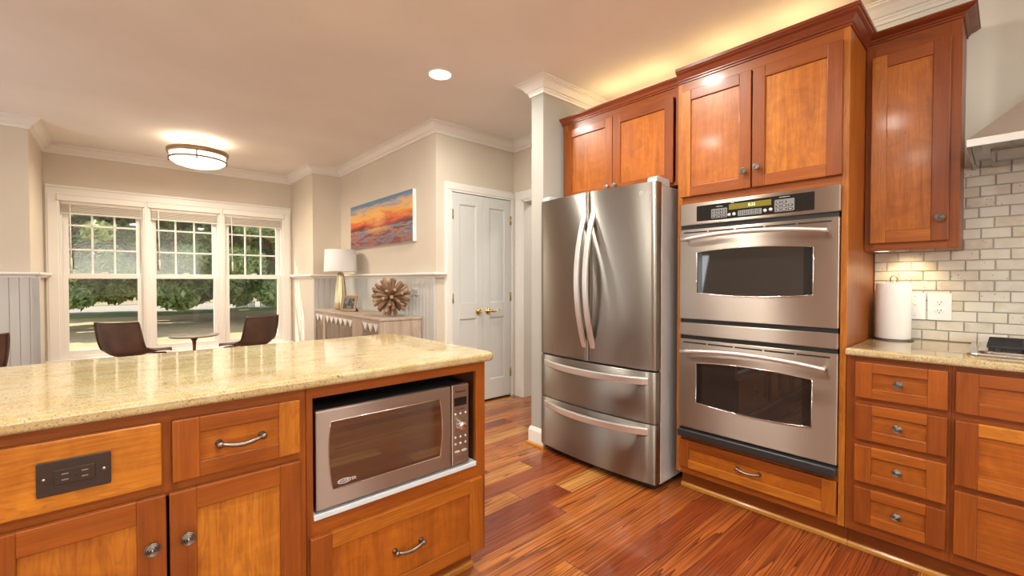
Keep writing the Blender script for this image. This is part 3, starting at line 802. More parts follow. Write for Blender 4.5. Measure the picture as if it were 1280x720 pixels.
# ------------------------------------------------------------------ double wall oven
OX = 2.380
ov = empty('double_oven', (OX, 1.240, .322), RZ, 'stainless steel double wall oven set in the tall cherry cabinet', 'oven')
OW = .745; ZB = .322
def Z(z): return z - ZB
b = MB(); b.box((.01, .030, Z(.33)), (OW - .01, .55, Z(1.63)), .002); b.box((.004, .012, Z(.34)), (OW - .004, .032, Z(1.632)), 0)
b.build('oven_body', M_black, ov)
b = MB(); b.box((.0, 0, Z(1.517)), (OW + .003, .03, Z(1.637)), .006, 3)
cp = b.build('control_panel', M_steel_oven, ov)
b = MB(); b.prism(rounded_rect(.098, Z(1.534), .650, Z(1.618), (.004,) * 4), 'y', -.0015, .004); b.build('control_glass', M_black_gloss, cp)
b = MB(); b.box((.270, -.003, Z(1.578)), (.470, 0, Z(1.607)), .001); tag(b.build('display', M_display, cp), 'amber clock display')
text('clock_digits', '8:32', .020, front_text_matrix(.382, -.0033, Z(1.5925)), M_digits, cp)
b = MB()
for u0_, u1_, z0_, z1_ in ((.178, .262, 1.542, 1.592), (.315, .428, 1.541, 1.569), (.485, .570, 1.541, 1.600)):
    b.prism(rounded_rect(u0_, Z(z0_), u1_, Z(z1_), (.005,) * 4), 'y', -.0025, 0, mat=0)
for i in range(2):
    for j in range(5): b.box((.322 + j * .0205, -.004, Z(1.545 + i * .012)), (.334 + j * .0205, -.002, Z(1.553 + i * .012)), .001, mat=1)
for i in range(3):
    for j in range(3):
        b.box((.184 + j * .026, -.004, Z(1.546 + i * .015)), (.204 + j * .026, -.002, Z(1.554 + i * .015)), .001, mat=1)
        if not (i == 2 and j == 2): b.box((.491 + j * .026, -.004, Z(1.546 + i * .018)), (.511 + j * .026, -.002, Z(1.555 + i * .018)), .001, mat=1)
for (u, z) in ((.272, 1.553), (.296, 1.554), (.443, 1.555), (.468, 1.557)): b.lathe([(0, -.0045), (.0075, -.0045), (.0085, -.002), (.0085, 0)], (u, 0, Z(z)), 'y', 14, mat=2)
for u0_, u1_, z in ((.205, .238, 1.602), (.280, .296, 1.612), (.505, .550, 1.609)): b.box((u0_, -.0022, Z(z)), (u1_, -.001, Z(z) + .002), 0, mat=3)
for i in range(2):
    for j in range(5): b.box((.325 + j * .0205, -.0044, Z(1.5475 + i * .012)), (.331 + j * .0205, -.0038, Z(1.5505 + i * .012)), 0, mat=3)
for i in range(3):
    for j in range(3):
        b.box((.188 + j * .026, -.0044, Z(1.549 + i * .015)), (.200 + j * .026, -.0038, Z(1.551 + i * .015)), 0, mat=3)
        if not (i == 2 and j == 2): b.box((.495 + j * .026, -.0044, Z(1.549 + i * .018)), (.507 + j * .026, -.0038, Z(1.552 + i * .018)), 0, mat=3)
b.build('keypad', [M_button, M_black_gloss, M_button_l, M_white_print], cp)
def oven_door(zb, zt, wz0, wz1, hz, label):
    b = MB()
    # steel slab with a barrel-shaped opening
    n = 16; u0_, u1_, bow = .100, .648, .015
    top = [(u0_ + (u1_ - u0_) * i / n, Z(wz1) + bow * (1 - (2 * i / n - 1) ** 2)) for i in range(n + 1)]
    bot = [(u0_ + (u1_ - u0_) * i / n, Z(wz0) - bow * (1 - (2 * i / n - 1) ** 2)) for i in range(n + 1)]
    def strip(la, lb):
        v = [(p[0], 0, p[1]) for p in la] + [(p[0], 0, p[1]) for p in lb]; m = len(la)
        b.raw(v, [(i, i + 1, m + i + 1, m + i) for i in range(m - 1)])
    ztop, zbot = Z(zt) - .003, Z(zb) + .003
    strip([(p[0], p[1]) for p in top], [(p[0], ztop) for p in top])
    strip([(p[0], zbot) for p in bot], bot)
    for a, c, w in ((.003, u0_, 0), (u1_, OW - .003, 1)):
        b.raw([(a, 0, zbot), (c, 0, zbot), (c, 0, Z(wz0)), (c, 0, Z(wz1)), (c, 0, ztop), (a, 0, ztop)], [(0, 1, 2, 3, 4, 5)])
    # outer edges with a small round
    for (a, c) in (((.003, 0, ztop), (OW - .003, 0, ztop)), ((.003, 0, zbot), (OW - .003, 0, zbot))):
        s_ = 1 if a[2] == ztop else -1
        b.raw([a, c, (OW - .001, .0015, a[2] + s_ * .002), (.001, .0015, a[2] + s_ * .002), (OW, .004, a[2] + s_ * .003), (0, .004, a[2] + s_ * .003), (OW, .028, a[2] + s_ * .003), (0, .028, a[2] + s_ * .003)], [(0, 1, 2, 3), (3, 2, 4, 5), (5, 4, 6, 7)])
    for ua, s_ in ((.003, -1), (OW - .003, 1)):
        b.raw([(ua, 0, zbot), (ua, 0, ztop), (ua + s_ * .002, .0015, ztop), (ua + s_ * .002, .0015, zbot), (ua + s_ * .003, .004, ztop), (ua + s_ * .003, .004, zbot), (ua + s_ * .003, .028, ztop), (ua + s_ * .003, .028, zbot)], [(0, 1, 2, 3), (3, 2, 4, 5), (5, 4, 6, 7)])
    loop = top + bot[::-1]
    m = len(loop)
    b.raw([(p[0], 0, p[1]) for p in loop] + [(p[0], .006, p[1]) for p in loop], [(i, (i + 1) % m, m + (i + 1) % m, m + i) for i in range(m)])
    o = b.build('oven_door', M_steel_oven, ov); tag(o, label)
    g = MB(); g.raw([(p[0], .005, p[1]) for p in loop], [tuple(range(m))])
    # bright trim bead round the glass
    g.tube([(p[0], -.0005, p[1]) for p in loop] + [(loop[0][0], -.0005, loop[0][1])], .0022, 6, mat=1, caps=False)
    # darker side borders printed on the glass
    for a, c in ((.102, .128), (.608, .646)):
        g.raw([(a, .0045, Z(wz0) - .001), (c, .0045, Z(wz0) - .001), (c, .0045, Z(wz1) + .001), (a, .0045, Z(wz1) + .001)], [(0, 1, 2, 3)], mat=2)
    tag(g.build('oven_window', [M_glass_oven, M_chrome, M_black_gloss], o), 'smoked glass window')
    h = MB(); pts = []
    for i in range(21):
        f = i / 20; x = 2 * f - 1
        pts.append((.372 + x * .338, -.052 - .006 * (1 - x * x), Z(hz) + .022 * (1 - x * x) - .004))
    h.tube(pts, [.009 + .003 * (1 - (2 * i / 20 - 1) ** 2) for i in range(21)], 12)
    for s_ in (-1, 1): h.tube([(.372 + s_ * .325, 0, Z(hz) - .003), (.372 + s_ * .325, -.05, Z(hz) - .003)], .008, 10)
    h.build('oven_handle', M_handle, o)
    v = MB()
    for i in range(5):
        a = .024 + i * .140; v.box((a, -.0008, Z(zt) - .022), (a + .132, .002, Z(zt) - .014), .001)
    tag(v.build('vent_slot', M_black, o), 'black vent slots')
    return o
oven_door(.994, 1.494, 1.142, 1.364, 1.437, 'upper oven door')
b = MB(); b.box((0, 0, Z(.902)), (OW, .03, Z(.972)), .004, 2); b.build('fascia_panel', M_steel_oven, ov)
oven_door(.380, .880, .530, .750, .818, 'lower oven door')
b = MB(); b.box((-.002, -.016, Z(.326)), (OW + .002, .028, Z(.369)), .008, 3); tag(b.build('vent_trim', M_black_vent, ov), 'black vent strip')

# ------------------------------------------------------------------ refrigerator: y 2.205 -> 1.305, door edge at x=2.240
fg = empty('refrigerator', (2.240, 2.207, 0), RZ, 'stainless french door refrigerator with two bottom drawers between wall stub and ovens', 'refrigerator')
FW = .902; BUL = .034
def fx(u): return -BUL * (1 - (2 * u / FW - 1) ** 2)
def curved_front(name, u0, u1, z0, z1, mat):
    b = MB(); n = 14; r_ = .006
    cols = [u0 + (u1 - u0) * i / n for i in range(n + 1)]
    prof = []
    pts = []
    for u in cols: pts.append((u, fx(u)))
    # outline in plan: rounded front corners
    plan = [(u0, .055)] + [(u0, fx(u0) + r_ * 1.5), (u0 + r_ * .4, fx(u0) + r_ * .4), (u0 + r_ * 1.5, fx(u0 + r_ * 1.5))] + pts[1:-1] + [(u1 - r_ * 1.5, fx(u1 - r_ * 1.5)), (u1 - r_ * .4, fx(u1) + r_ * .4), (u1, fx(u1) + r_ * 1.5)] + [(u1, .055)]
    m = len(plan)
    levels = [(z0, .004), (z0 + .004, 0), (z1 - .004, 0), (z1, .004)]
    v = []
    for z, ins in levels:
        for (u, d) in plan: v.append((u, d + ins if d < .05 else d, z))
    f = []
    for l in range(3):
        for i in range(m - 1): f.append((l * m + i, l * m + i + 1, (l + 1) * m + i + 1, (l + 1) * m + i))
    b.raw(v, f, smooth=True)
    b.raw([(u, d + (.004 if d < .05 else 0), z0) for u, d in plan], [tuple(range(m))[::-1]])
    b.raw([(u, d + (.004 if d < .05 else 0), z1) for u, d in plan], [tuple(range(m))])
    b.raw([(u, d, z) for z in (z0, z1) for u, d in (plan[0], plan[-1])], [(0, 1, 3, 2)])
    return b.build(name, mat, fg)
b = MB(); b.box((.004, .062, .035), (FW - .004, .74, 1.752), .003); b.build('fridge_body', M_fridge_side, fg)
b = MB(); b.box((.012, .045, .03), (FW - .012, .066, 1.745), 0); b.build('door_gasket', M_black, fg)
MID = .452
dl = curved_front('fridge_door', 0.0, MID - .0025, .698, 1.766, M_steel); tag(dl, 'left door')
dr = curved_front('fridge_door', MID + .0025, FW, .698, 1.766, M_steel); tag(dr, 'right door')
f1 = curved_front('freezer_drawer', 0, FW, .394, .687, M_steel); tag(f1, 'upper freezer drawer')
f2 = curved_front('freezer_drawer', 0, FW, .048, .388, M_steel); tag(f2, 'lower freezer drawer')
for o, u in ((dl, MID - .034), (dr, MID + .034)):
    b = MB(); pts = []
    for i in range(25):
        x = 2 * i / 24 - 1
        pts.append((u, fx(u) + .006 - .084 * (1 - abs(x) ** 2.0), 1.208 + x * .422))
    b.strap(pts, (1, 0, 0), .034, .018); b.build('door_handle', M_handle, o)
for o, z in ((f1, .634), (f2, .345)):
    b = MB(); pts = []
    for i in range(25):
        x = 2 * i / 24 - 1; u = MID + x * .405
        pts.append((u, fx(u) + .004 - .048 * (1 - abs(x) ** 2.4), z - .004 * (1 - x * x)))
    b.strap(pts, (0, -.12, 1), .042, .018); b.build('drawer_handle', M_handle, o)
for s_ in (0, 1):
    b = MB(); u = .006 if s_ == 0 else FW - .066
    b.prism([(.012, 1.752), (.012, 1.790), (.03, 1.800), (.145, 1.796), (.155, 1.785), (.155, 1.752)], 'x', u, u + .06, bev=.004); b.build('hinge_cover', M_grey_plastic, fg)
b = MB(); b.box((.02, .03, .012), (FW - .02, .70, .036), .002); b.build('base_grille', M_black, fg)
for u in (.05, FW - .05):
    b = MB(); b.lathe([(0, 0), (.02, 0), (.02, .012), (.012, .016), (.012, .04), (0, .04)], (u, .09, 0), 'z', 14); b.build('foot', M_black, fg)
    b = MB(); b.lathe([(0, 0), (.02, 0), (.02, .03), (0, .03)], (u, .60, 0), 'z', 14); b.build('foot', M_black, fg)
# maker's badge on the right door
b = MB(); uc_, zc_ = FW - .090, 1.708
ring = [(uc_ + .011 * math.cos(a), fx(uc_) - .001, zc_ + .011 * math.sin(a)) for a in [2 * PI * i / 24 for i in range(25)]]
b.tube(ring, .0013, 6, caps=False); b.tube([(uc_, fx(uc_) - .0012, zc_ + .005), (uc_, fx(uc_) - .0012, zc_ - .005), (uc_ + .004, fx(uc_) - .0012, zc_ - .005)], .0011, 6)
b.tube([(uc_ + .007, fx(uc_) - .0012, zc_), (uc_ + .004, fx(uc_) - .0012, zc_)], .0011, 6); b.lathe([(0, fx(uc_) - .0018), (.0016, fx(uc_) - .0018), (.0016, fx(uc_))], (uc_ - .004, 0, zc_ + .0035), 'y', 10)
tag(b.build('badge', M_white_print, dr), 'round light emblem')
text('badge_letters', 'LG', .024, front_text_matrix(FW - .052, fx(FW - .052) - .001, 1.708), M_white_print, dr)

# ------------------------------------------------------------------ island
IG = 'island cabinets'
def island_unit(x0, w, name, label):
    e = empty(name, (x0, 1.430, 0), 0, label, 'cabinet', IG)
    b = MB()
    for u in (0, w - .018): b.box((u, .018, .098), (u + .018, .745, .880), 0, grain='z', tint=.35)
    b.box((.018, .018, .098), (w - .018, .745, .116), 0); b.box((.018, .73, .116), (w - .018, .745, .880), 0, grain='z', tint=.4)
    b.build('carcass', M_cherry, e)
    b = MB(); b.box((0.0, .072, 0), (w - .02, .09, .10), 0, grain='x', tint=.2); b.box((w - .04, .09, 0), (w - .02, .72, .10), 0, grain='y', tint=.2); b.build('toe_kick', M_cherry, e)
    b = MB(); b.sweep([(0, .072), (w - .02, .072)], [(0, 0), (.016, 0), (.016, .014), (.010, .022), (0, .022)], grain='x'); b.build('shoe_moulding', M_shoe, e)
    return e
def island_doors(e, pull_right=True):
    w = .66
    b = MB()
    b.box((0, 0, .098), (.03, .02, .880), .001, grain='z', tint=.35); b.box((w - .021, 0, .098), (w, .02, .880), .001, grain='z', tint=.4)
    b.box((.305, 0.0003, .66), (.345, .02, .86), .001, grain='z', tint=.3)
    for a, c in ((.098, .13), (.655, .70), (.846, .880)): b.box((.029, .0004, a), (w - .02, .02, c), .001, grain='x', tint=.35)
    b.build('face_frame', M_cherry, e)
    # x of the unit's left edge is -0.24
    b = MB(); b.box((.008, -.02, .692), (.312, -.0005, .851), .004, 3, grain='x', tint=.85, mat=0); b.build('drawer', [M_cherry_panel], e)
    drawer(e, .333, .639, .690, .850, 'pull', .768, tints=[.5, .8, .45, .35, .45], rl=.042)
    door(e, .006, .3195, .112, .666, .290, .547, tints=[.3, .25, .8, .5, .8])
    door(e, .3255, .641, .112, .665, .362, .547, tints=[.3, .25, .75, .5, .85])
iu = island_unit(-.240, .66, 'island_cabinet', 'cherry island cabinet with two knobbed doors and a dark outlet in its drawer front')
island_doors(iu)
iu2 = copy_tree(iu); iu2.location.x = -.240 - .662
iu2['label'] = 'cherry island cabinet at the far left end, cut off by the frame'
im = island_unit(.421, .700, 'microwave_cabinet', 'cherry island cabinet with an open niche for the microwave above one wide drawer')
b = MB(); w = .700; X0 = .421
b.box((0, 0, .098), (.020, .02, .880), .001, grain='z', tint=.35); b.box((w - .046, 0, .098), (w, .02, .880), .002, grain='z', tint=.4)
for a, c, tt in ((.098, .125, .3), (.405, .455, .45), (.842, .880, .35)): b.box((.019, .0004, a), (w - .045, .02, c), .001, grain='x', tint=tt)
b.build('face_frame', M_cherry, im)
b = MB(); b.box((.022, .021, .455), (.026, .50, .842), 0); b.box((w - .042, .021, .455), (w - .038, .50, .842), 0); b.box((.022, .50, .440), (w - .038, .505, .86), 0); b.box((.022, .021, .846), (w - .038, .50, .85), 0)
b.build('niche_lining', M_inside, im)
b = MB(); b.box((.0205, -.004, .4555), (w - .0465, .50, .474), .002); tag(b.build('shelf', M_shelf, im), 'white laminate shelf')
drawer(im, .006, .674, .112, .410, 'pull', .258, st=.066, rl=.052, grain='z', tints=[.35, .6, .6, .65, .42])

# island worktop with eased corners
b = MB()
b.prism(rounded_rect(-1.0, 1.398, 1.156, 2.285, (.0, .035, .11, .0)), 'z', .880, .914, bev=.011, seg=4)
iw = b.build('island_worktop', M_granite); tag(iw, 'gold granite worktop of the island with rounded end corners', 'countertop', 'granite worktops')

# microwave
mw = empty('microwave', (.447, 1.424, .474), 0, 'stainless microwave oven standing in the niche of the island', 'microwave')
W = .588; H = .328
b = MB(); b.box((.006, .022, .008), (W - .006, .43, H - .006), .006, 2); 
for uu in (.05, W - .05):
    for dd in (.06, .38): b.lathe([(0, 0), (.014, 0), (.012, .012), (0, .012)], (uu, dd, -.0), 'z', 12)
b.build('microwave_body', M_black_vent, mw)
b = MB(); b.box((0, 0, .010), (.504, .024, H - .002), .005, 2); md = b.build('microwave_door', M_steel_mw, mw)
loop = []
n = 12
gz0, gz1 = .066, .286
for i in range(n + 1):
    f = i / n; loop.append((.452 + .012 * (1 - (2 * f - 1) ** 2) - .002 * f, gz0 + (gz1 - gz0) * f))
for i in range(n + 1):
    f = 1 - i / n; loop.append((.052 - .010 * (1 - (2 * f - 1) ** 2) - .005 * f, gz0 + (gz1 - gz0) * f))
m = len(loop)
g = MB(); g.raw([(p[0], -.0008, p[1]) for p in loop], [tuple(range(m))])
g.tube([(p[0], -.001, p[1]) for p in loop + loop[:1]], .0022, 6, mat=1, caps=False)
tag(g.build('microwave_window', [M_glass_mw, M_chrome], md), 'dark tinted glass window')
b = MB(); ell = [(.088 + .021 * math.cos(2 * PI * i / 24), -.0016, .085 + .0075 * math.sin(2 * PI * i / 24) + .0) for i in range(25)]
b.tube(ell, .0009, 6, caps=False); b.build('badge', M_white_print, md)
text('badge_letters', 'INVERTER', .0135, front_text_matrix(.098, -.0022, .085), M_white_print, md)
b = MB(); b.box((.506, 0, .010), (W, .024, H - .002), .005, 2); cp = b.build('control_panel', M_steel_mw, mw)
text('maker_name', 'Panasonic', .0135, front_text_matrix(.547, -.0006, .300), M_dark_print, cp)
b = MB(); b.box((.517, -.001, .243), (.577, .002, .276), .001); tag(b.build('display', M_black_gloss, cp), 'black display')
text('model_words', 'The Genius', .0085, front_text_matrix(.547, -.0006, .230), M_dark_print, cp)
def btn(u, z, r=.0045):
    b = MB(); b.lathe([(0, -.003), (r * .8, -.003), (r, -.001), (r, .001)], (u, 0, z), 'y', 14); b.build('button', M_button_l, cp)
for z in (.212,):
    for u in (.523, .547, .571): btn(u, z)
for z in (.120, .094):
    for u in (.523, .547, .571): btn(u, z)
for u in (.531, .564):
    b = MB(); b.prism([(u + .013 * math.cos(2 * PI * i / 20), .064 + .0045 * math.sin(2 * PI * i / 20)) for i in range(20)], 'y', -.0035, .001, bev=.001); b.build('button', M_button_l, cp)
b = MB(); b.lathe([(0, -.022), (.015, -.022), (.0165, -.019), (.0175, -.002), (.020, 0), (.020, .001)], (.547, 0, .168), 'y', 28); tag(b.build('dial', M_chrome, cp), 'round chrome dial')
b = MB()
for a, c in (((.518, -.0006, .020), (.577, .001, .0212)), ((.518, -.0006, .050), (.577, .001, .0512)), ((.518, -.0006, .020), (.5192, .001, .0512)), ((.5758, -.0006, .020), (.577, .001, .0512))): b.box(a, c, 0)
b.build('release_button', M_button, cp)

# ------------------------------------------------------------------ outlets and switch
eo = empty('electrical_outlet', (-.0835, 1.4105, .7685), 0, 'dark bronze double outlet plate on the island drawer front', 'outlet')
b = MB(); b.prism(rounded_rect(-.061, -.0385, .061, .0385, (.004,) * 4), 'y', -.006, 0, bev=.002); b.build('cover_plate', M_plate_dark, eo)
b = MB(); b.prism(rounded_rect(-.0335, -.0165, .0335, .0165, (.002,) * 4), 'y', -.008, -.004, bev=.0008, mat=0)
for u in (-.016, .016):
    for s_ in (-1, 1): b.box((u - .005, -.0086, s_ * .0065 - .0012), (u + .006, -.0075, s_ * .0065 + .0012), 0, mat=1)
    b.lathe([(0, -.0085), (.0026, -.0085), (.0026, -.0075)], (u - .0125, 0, 0), 'y', 10, mat=2)
b.build('receptacle', [M_plate_dark, M_slot, M_slot_k], eo)
for u in (-.049, .049):
    b = MB(); b.lathe([(0, -.0075), (.003, -.007), (.0035, -.0055)], (u, 0, 0), 'y', 12); b.build('screw', M_slot, eo)

o1 = empty('wall_outlet', (2.9830, .2165, 1.081), RZ, 'white double wall outlet on the stone backsplash', 'outlet')
b = MB(); b.prism(rounded_rect(-.0425, -.0665, .0425, .0665, (.004,) * 4), 'y', -.006, 0, bev=.003); b.build('cover_plate', M_plate_w, o1)
for z in (-.020, .020):
    b = MB(); b.prism([(.0170 * math.cos(a) * (1.0), z + .0145 * math.sin(a)) for a in [2 * PI * i / 20 for i in range(20)]], 'y', -.0085, -.004, bev=.001, mat=0)
    for s_ in (-1, 1): b.box((s_ * .0062 - .0011, -.0090, z - .001), (s_ * .0062 + .0011, -.0080, z + .007), 0, mat=1)
    b.lathe([(0, -.009), (.0024, -.009), (.0024, -.008)], (0, 0, z - .0075), 'y', 10, mat=1)
    b.build('receptacle', [M_plate_w, M_slot_k], o1)
o2 = empty('light_switch', (2.9830, .305, 1.081), RZ, 'white rocker switch plate on the backsplash behind the paper towels', 'switch')
b = MB(); b.prism(rounded_rect(-.0400, -.0665, .0400, .0665, (.004,) * 4), 'y', -.006, 0, bev=.003); b.build('cover_plate', M_plate_w, o2)
b = MB(); b.box((-.008, -.0075, -.034), (.008, -.004, .034), .001); b.prism([(-.0065, .0), (-.012, .012), (-.0055, .014)], 'x', -.005, .005); b.build('toggle', M_plate_w, o2)
for z in (-.048, .048):
    b = MB(); b.lathe([(0, -.0072), (.003, -.007), (.003, -.0055)], (.0, 0, z), 'y', 10); b.build('screw', M_slot, o2)
o3 = empty('light_switch', (2.1355, 3.815, 1.125), RZ, 'white double switch plate on the beadboard beside the twig ball', 'switch')
b = MB(); b.prism(rounded_rect(-.066, -.060, .066, .060, (.004,) * 4), 'y', -.006, 0, bev=.002); b.build('cover_plate', M_bead, o3)
for u in (-.024, .024):
    b = MB(); b.box((u - .005, -.014, -.004), (u + .005, -.004, .012), .001); b.build('toggle', M_bead, o3)

# ------------------------------------------------------------------ paper towels
ph = empty('paper_towel_holder', (2.880, .375, .914), 0, 'wire paper towel stand on the granite by the backsplash', 'holder')
b = MB(); b.lathe([(0, 0), (.078, 0), (.080, .003), (.078, .006), (0, .006)], (0, 0, 0), 'z', 32); b.build('base', M_pewter, ph)
b = MB(); b.tube([(0, 0, .004), (0, 0, .295)], .004, 10); b.tube([(0, -.012, .288), (0, -.013, .306), (0, -.006, .318), (0, .006, .318), (0, .013, .306), (0, .012, .288)], .0025, 8); b.build('post', M_pewter, ph)
pr_ = MB(); pr_.lathe([(.019, .008), (.066, .008), (.0685, .011), (.0685, .278), (.066, .281), (.019, .281), (.019, .008)], (2.880, .375, .914), 'z', 40)
tag(pr_.build('paper_towel_roll', M_towel), 'white paper towel roll standing upright on its wire holder', 'paper towel')

# ------------------------------------------------------------------ cooktop
ck = empty('gas_cooktop', (2.505, .105, .914), RZ, 'stainless gas cooktop with black iron grates on the granite worktop', 'cooktop')
CW, CD = .91, .475
b = MB(); b.prism(rounded_rect(0, 0, CW, CD, (.03,) * 4), 'z', 0.0005, .010, bev=.004); 
b.prism(rounded_rect(.03, .035, CW - .03, CD - .02, (.045,) * 4), 'z', .009, .018, bev=.006, seg=3)
b.build('cooktop_tray', M_tray, ck)
for i in range(3):
    g = MB(); a = .055 + i * .27; w = .262
    P0, P1 = .052, CD - .045
    for d in (P0, P1): g.box((a, d - .006, .029), (a + w, d + .006, .041), .003)
    for u in (a + w * .36, a + w * .64):
        g.box((u - .005, P0, .027), (u + .005, P1, .038), .003)
    for j in range(1, 8):
        d = P0 + (P1 - P0) * j / 8
        if j == 4: g.box((a, d - .005, .030), (a + w, d + .005, .042), .003)
        else:
            g.box((a, d - .005, .030), (a + w * .38, d + .005, .042), .003); g.box((a + w * .62, d - .005, .030), (a + w, d + .005, .042), .003)
    for u in (a + .030, a + w - .030):
        for d in (P0, P1): g.box((u - .009, d - .006, .016), (u + .009, d + .006, .031), .002)
    g.build('grate', M_grate, ck)
    for d in (.14, .34):
        q = MB(); q.lathe([(0, .016), (.045, .016), (.045, .022), (.034, .023), (.034, .029), (.028, .031), (0, .031)], (a + w / 2, d, 0), 'z', 24); q.build('burner', M_grate, ck)
for i in range(5):
    q = MB(); q.lathe([(0, .016), (.018, .016), (.017, .036), (.013, .040), (0, .040)], (.30 + i * .08, .028 + .0, 0), 'z', 18); q.build('control_dial', M_black_vent, ck)

# ------------------------------------------------------------------ range hood
hd = empty('range_hood', (2.998, .110, 1.70), RZ, 'stainless pyramid range hood on the wall above the cooktop', 'range hood')
HW, HD = .91, .55
b = MB()
z0, z1, z2 = .024, .052, .36
v = [(0, 0, z0), (HW, 0, z0), (HW, -HD, z0), (0, -HD, z0), (0, 0, z1), (HW, 0, z1), (HW, -HD, z1), (0, -HD, z1), (.30, 0, z2), (HW - .30, 0, z2), (HW - .30, -.26, z2), (.30, -.26, z2)]
f = [(0, 4, 7, 3), (3, 7, 6, 2), (2, 6, 5, 1), (4, 8, 11, 7), (7, 11, 10, 6), (6, 10, 9, 5), (0, 1, 5, 4), (4, 5, 9, 8), (8, 9, 10, 11)]
b.raw(v, f); b.build('canopy', M_steel_v, hd)
b = MB(); b.raw([(0, 0, z0), (0, -HD, z0), (.01, -HD + .01, z0), (.01, -.01, z0)] + [(HW, 0, z0), (HW, -HD, z0), (HW - .01, -HD + .01, z0), (HW - .01, -.01, z0)], [(0, 1, 2, 3), (4, 5, 6, 7), (1, 5, 6, 2), (0, 4, 7, 3)])
b.box((.01, -HD + .01, z0 + .006), (HW - .01, -.01, z0 + .010), 0)
for i in range(2): b.box((.06 + i * .40, -HD + .16, z0 - .002), (.45 + i * .40, -.05, z0 + .007), .002)
tag(b.build('underside', M_steel_u, hd), 'polished underside with filter panels')
b = MB(); b.box((.30, -.26, z2), (HW - .30, -.0005, .935), .002); b.build('chimney', M_steel_v, hd)

# lights on the cabinets: pucks under the upper cabinet and on top of the cabinets
pk = empty('puck_light', (2.80, .410, 1.372), 0, 'small round puck light under the narrow upper cabinet', 'light')
b = MB(); b.lathe([(0, 0), (.034, 0), (.034, -.016), (.030, -.020), (.026, -.0205)], (0, 0, 0), 'z', 24); b.build('housing', M_plate_w, pk)
b = MB(); b.lathe([(.027, -.0202), (0, -.0202)], (0, 0, 0), 'z', 20); b.build('lens', M_glow, pk)
light('SPOT', 'puck_lamp', (2.86, .33, 1.345), 3.0, (1.0, .74, .42), (0, R(-28), 0), spot_size=R(110), spot_blend=.8, shadow_soft_size=.03)
for y in (1.95, 1.60, 1.15, .75):
    light('AREA', 'cabinet_top_lamp', (2.74, y, 2.42), .75, (1.0, .70, .32), (PI, 0, 0), shape='RECTANGLE', size=.12, size_y=.25)

# ------------------------------------------------------------------ ceiling lights
cl = empty('ceiling_light', (.608, 5.535, CEIL), 0, 'round bronze rimmed drum ceiling light with lit glass above the sitting corner', 'ceiling light')
b = MB(); b.lathe([(0, 0), (.078, 0), (.078, -.010), (.066, -.022), (.02, -.026), (.012, -.028), (.012, -.115), (0, -.115)], (0, 0, 0), 'z', 32); b.build('canopy', M_canopy, cl)
b = MB(); b.lathe([(.236, -.104), (.258, -.104), (.264, -.108), (.264, -.140), (.258, -.150), (.240, -.150), (.236, -.134), (.236, -.104)], (0, 0, 0), 'z', 56)
for i in range(3):
    a = 2 * PI * i / 3 + .3; b.tube([(0.012 * math.cos(a), .012 * math.sin(a), -.11), (.24 * math.cos(a), .24 * math.sin(a), -.118)], .005, 8)
b.build('rim', M_bronze_ring, cl)
b = MB(); b.lathe([(.238, -.128), (.240, -.205), (.236, -.215), (.20, -.243), (.14, -.262), (.07, -.272), (0, -.274)], (0, 0, 0), 'z', 56); b.build('glass_bowl', M_glow, cl)
b = MB(); b.lathe([(.232, -.196), (.250, -.196), (.251, -.202), (.250, -.209), (.232, -.209), (.232, -.196)], (0, 0, 0), 'z', 56)
for i in range(4):
    a = R(-99 + 90 * i); c_, s_ = math.cos(a), math.sin(a)
    b.tube([(.243 * c_, .243 * s_, -.13), (.244 * c_, .244 * s_, -.202), (.242 * c_, .242 * s_, -.222)], .0055, 8)
    b.lathe([(0, -.012), (.006, -.009), (.007, 0), (.004, .006), (0, .006)], (.242 * c_, .242 * s_, -.222), 'z', 12)
b.build('band', M_bronze, cl)
light('POINT', 'ceiling_light_lamp', (.608, 5.535, CEIL - .085), 4.5, GOLD, shadow_soft_size=.10)
light('AREA', 'ceiling_light_down', (.608, 5.535, CEIL - .30), 34, GOLD, shape='DISK', size=.42)

rc = empty('recessed_light', (1.671, 2.632, CEIL), 0, 'lit recessed can light in the kitchen ceiling', 'ceiling light')
b = MB(); b.lathe([(.072, .0), (.094, 0), (.096, -.003), (.090, -.006), (.074, -.005), (.072, 0)], (0, 0, 0), 'z', 40); b.build('trim_ring', M_trim, rc)
b = MB(); b.lathe([(.073, -.0045), (.05, -.003), (0, -.0025)], (0, 0, 0), 'z', 40); b.build('lens', M_glow_can, rc)
light('AREA', 'recessed_can_light', (1.671, 2.632, CEIL - .012), 22, WARM, shape='DISK', size=.14)

# ------------------------------------------------------------------ blinds
b0 = None
for i, (x0, x1) in enumerate(WX):
    e = empty('window_blind', (x0, 6.66, 2.05), 0, ['left', 'middle', 'right'][i] + ' white slat blind raised under its valance, over the ' + ['leftmost', 'middle', 'rightmost'][i] + ' bay window', 'blind', 'raised blinds of the bay windows')
    W = x1 - x0
    b = MB(); b.box((-.022, -.028, .004), (W + .016, .004, .080), .004, 2); b.box((-.026, -.034, .064), (W + .020, .004, .082), .005, 2); b.build('valance', M_blind, e)
    b = MB(); b.box((.008, .003, -.03), (W - .008, .035, .01), .002)
    for j in range(7): b.box((.012 + .002 * (j % 2), -.006, -.114 + j * .0135), (W - .012 - .002 * (j % 2), .034, -.1045 + j * .0135), .003)
    b.build('slat_stack', M_slat, e)
    b = MB(); b.box((.010, -.008, -.130), (W - .010, .034, -.118), .002); b.build('bottom_rail', M_blind, e)
    b = MB(); b.tube([(.075, -.012, -.02), (.080, -.012, -.60)], .006, 8); b.tube([(.080, -.012, -.60), (.082, -.012, -.72)], .0085, 8); b.build('wand', M_blind, e)

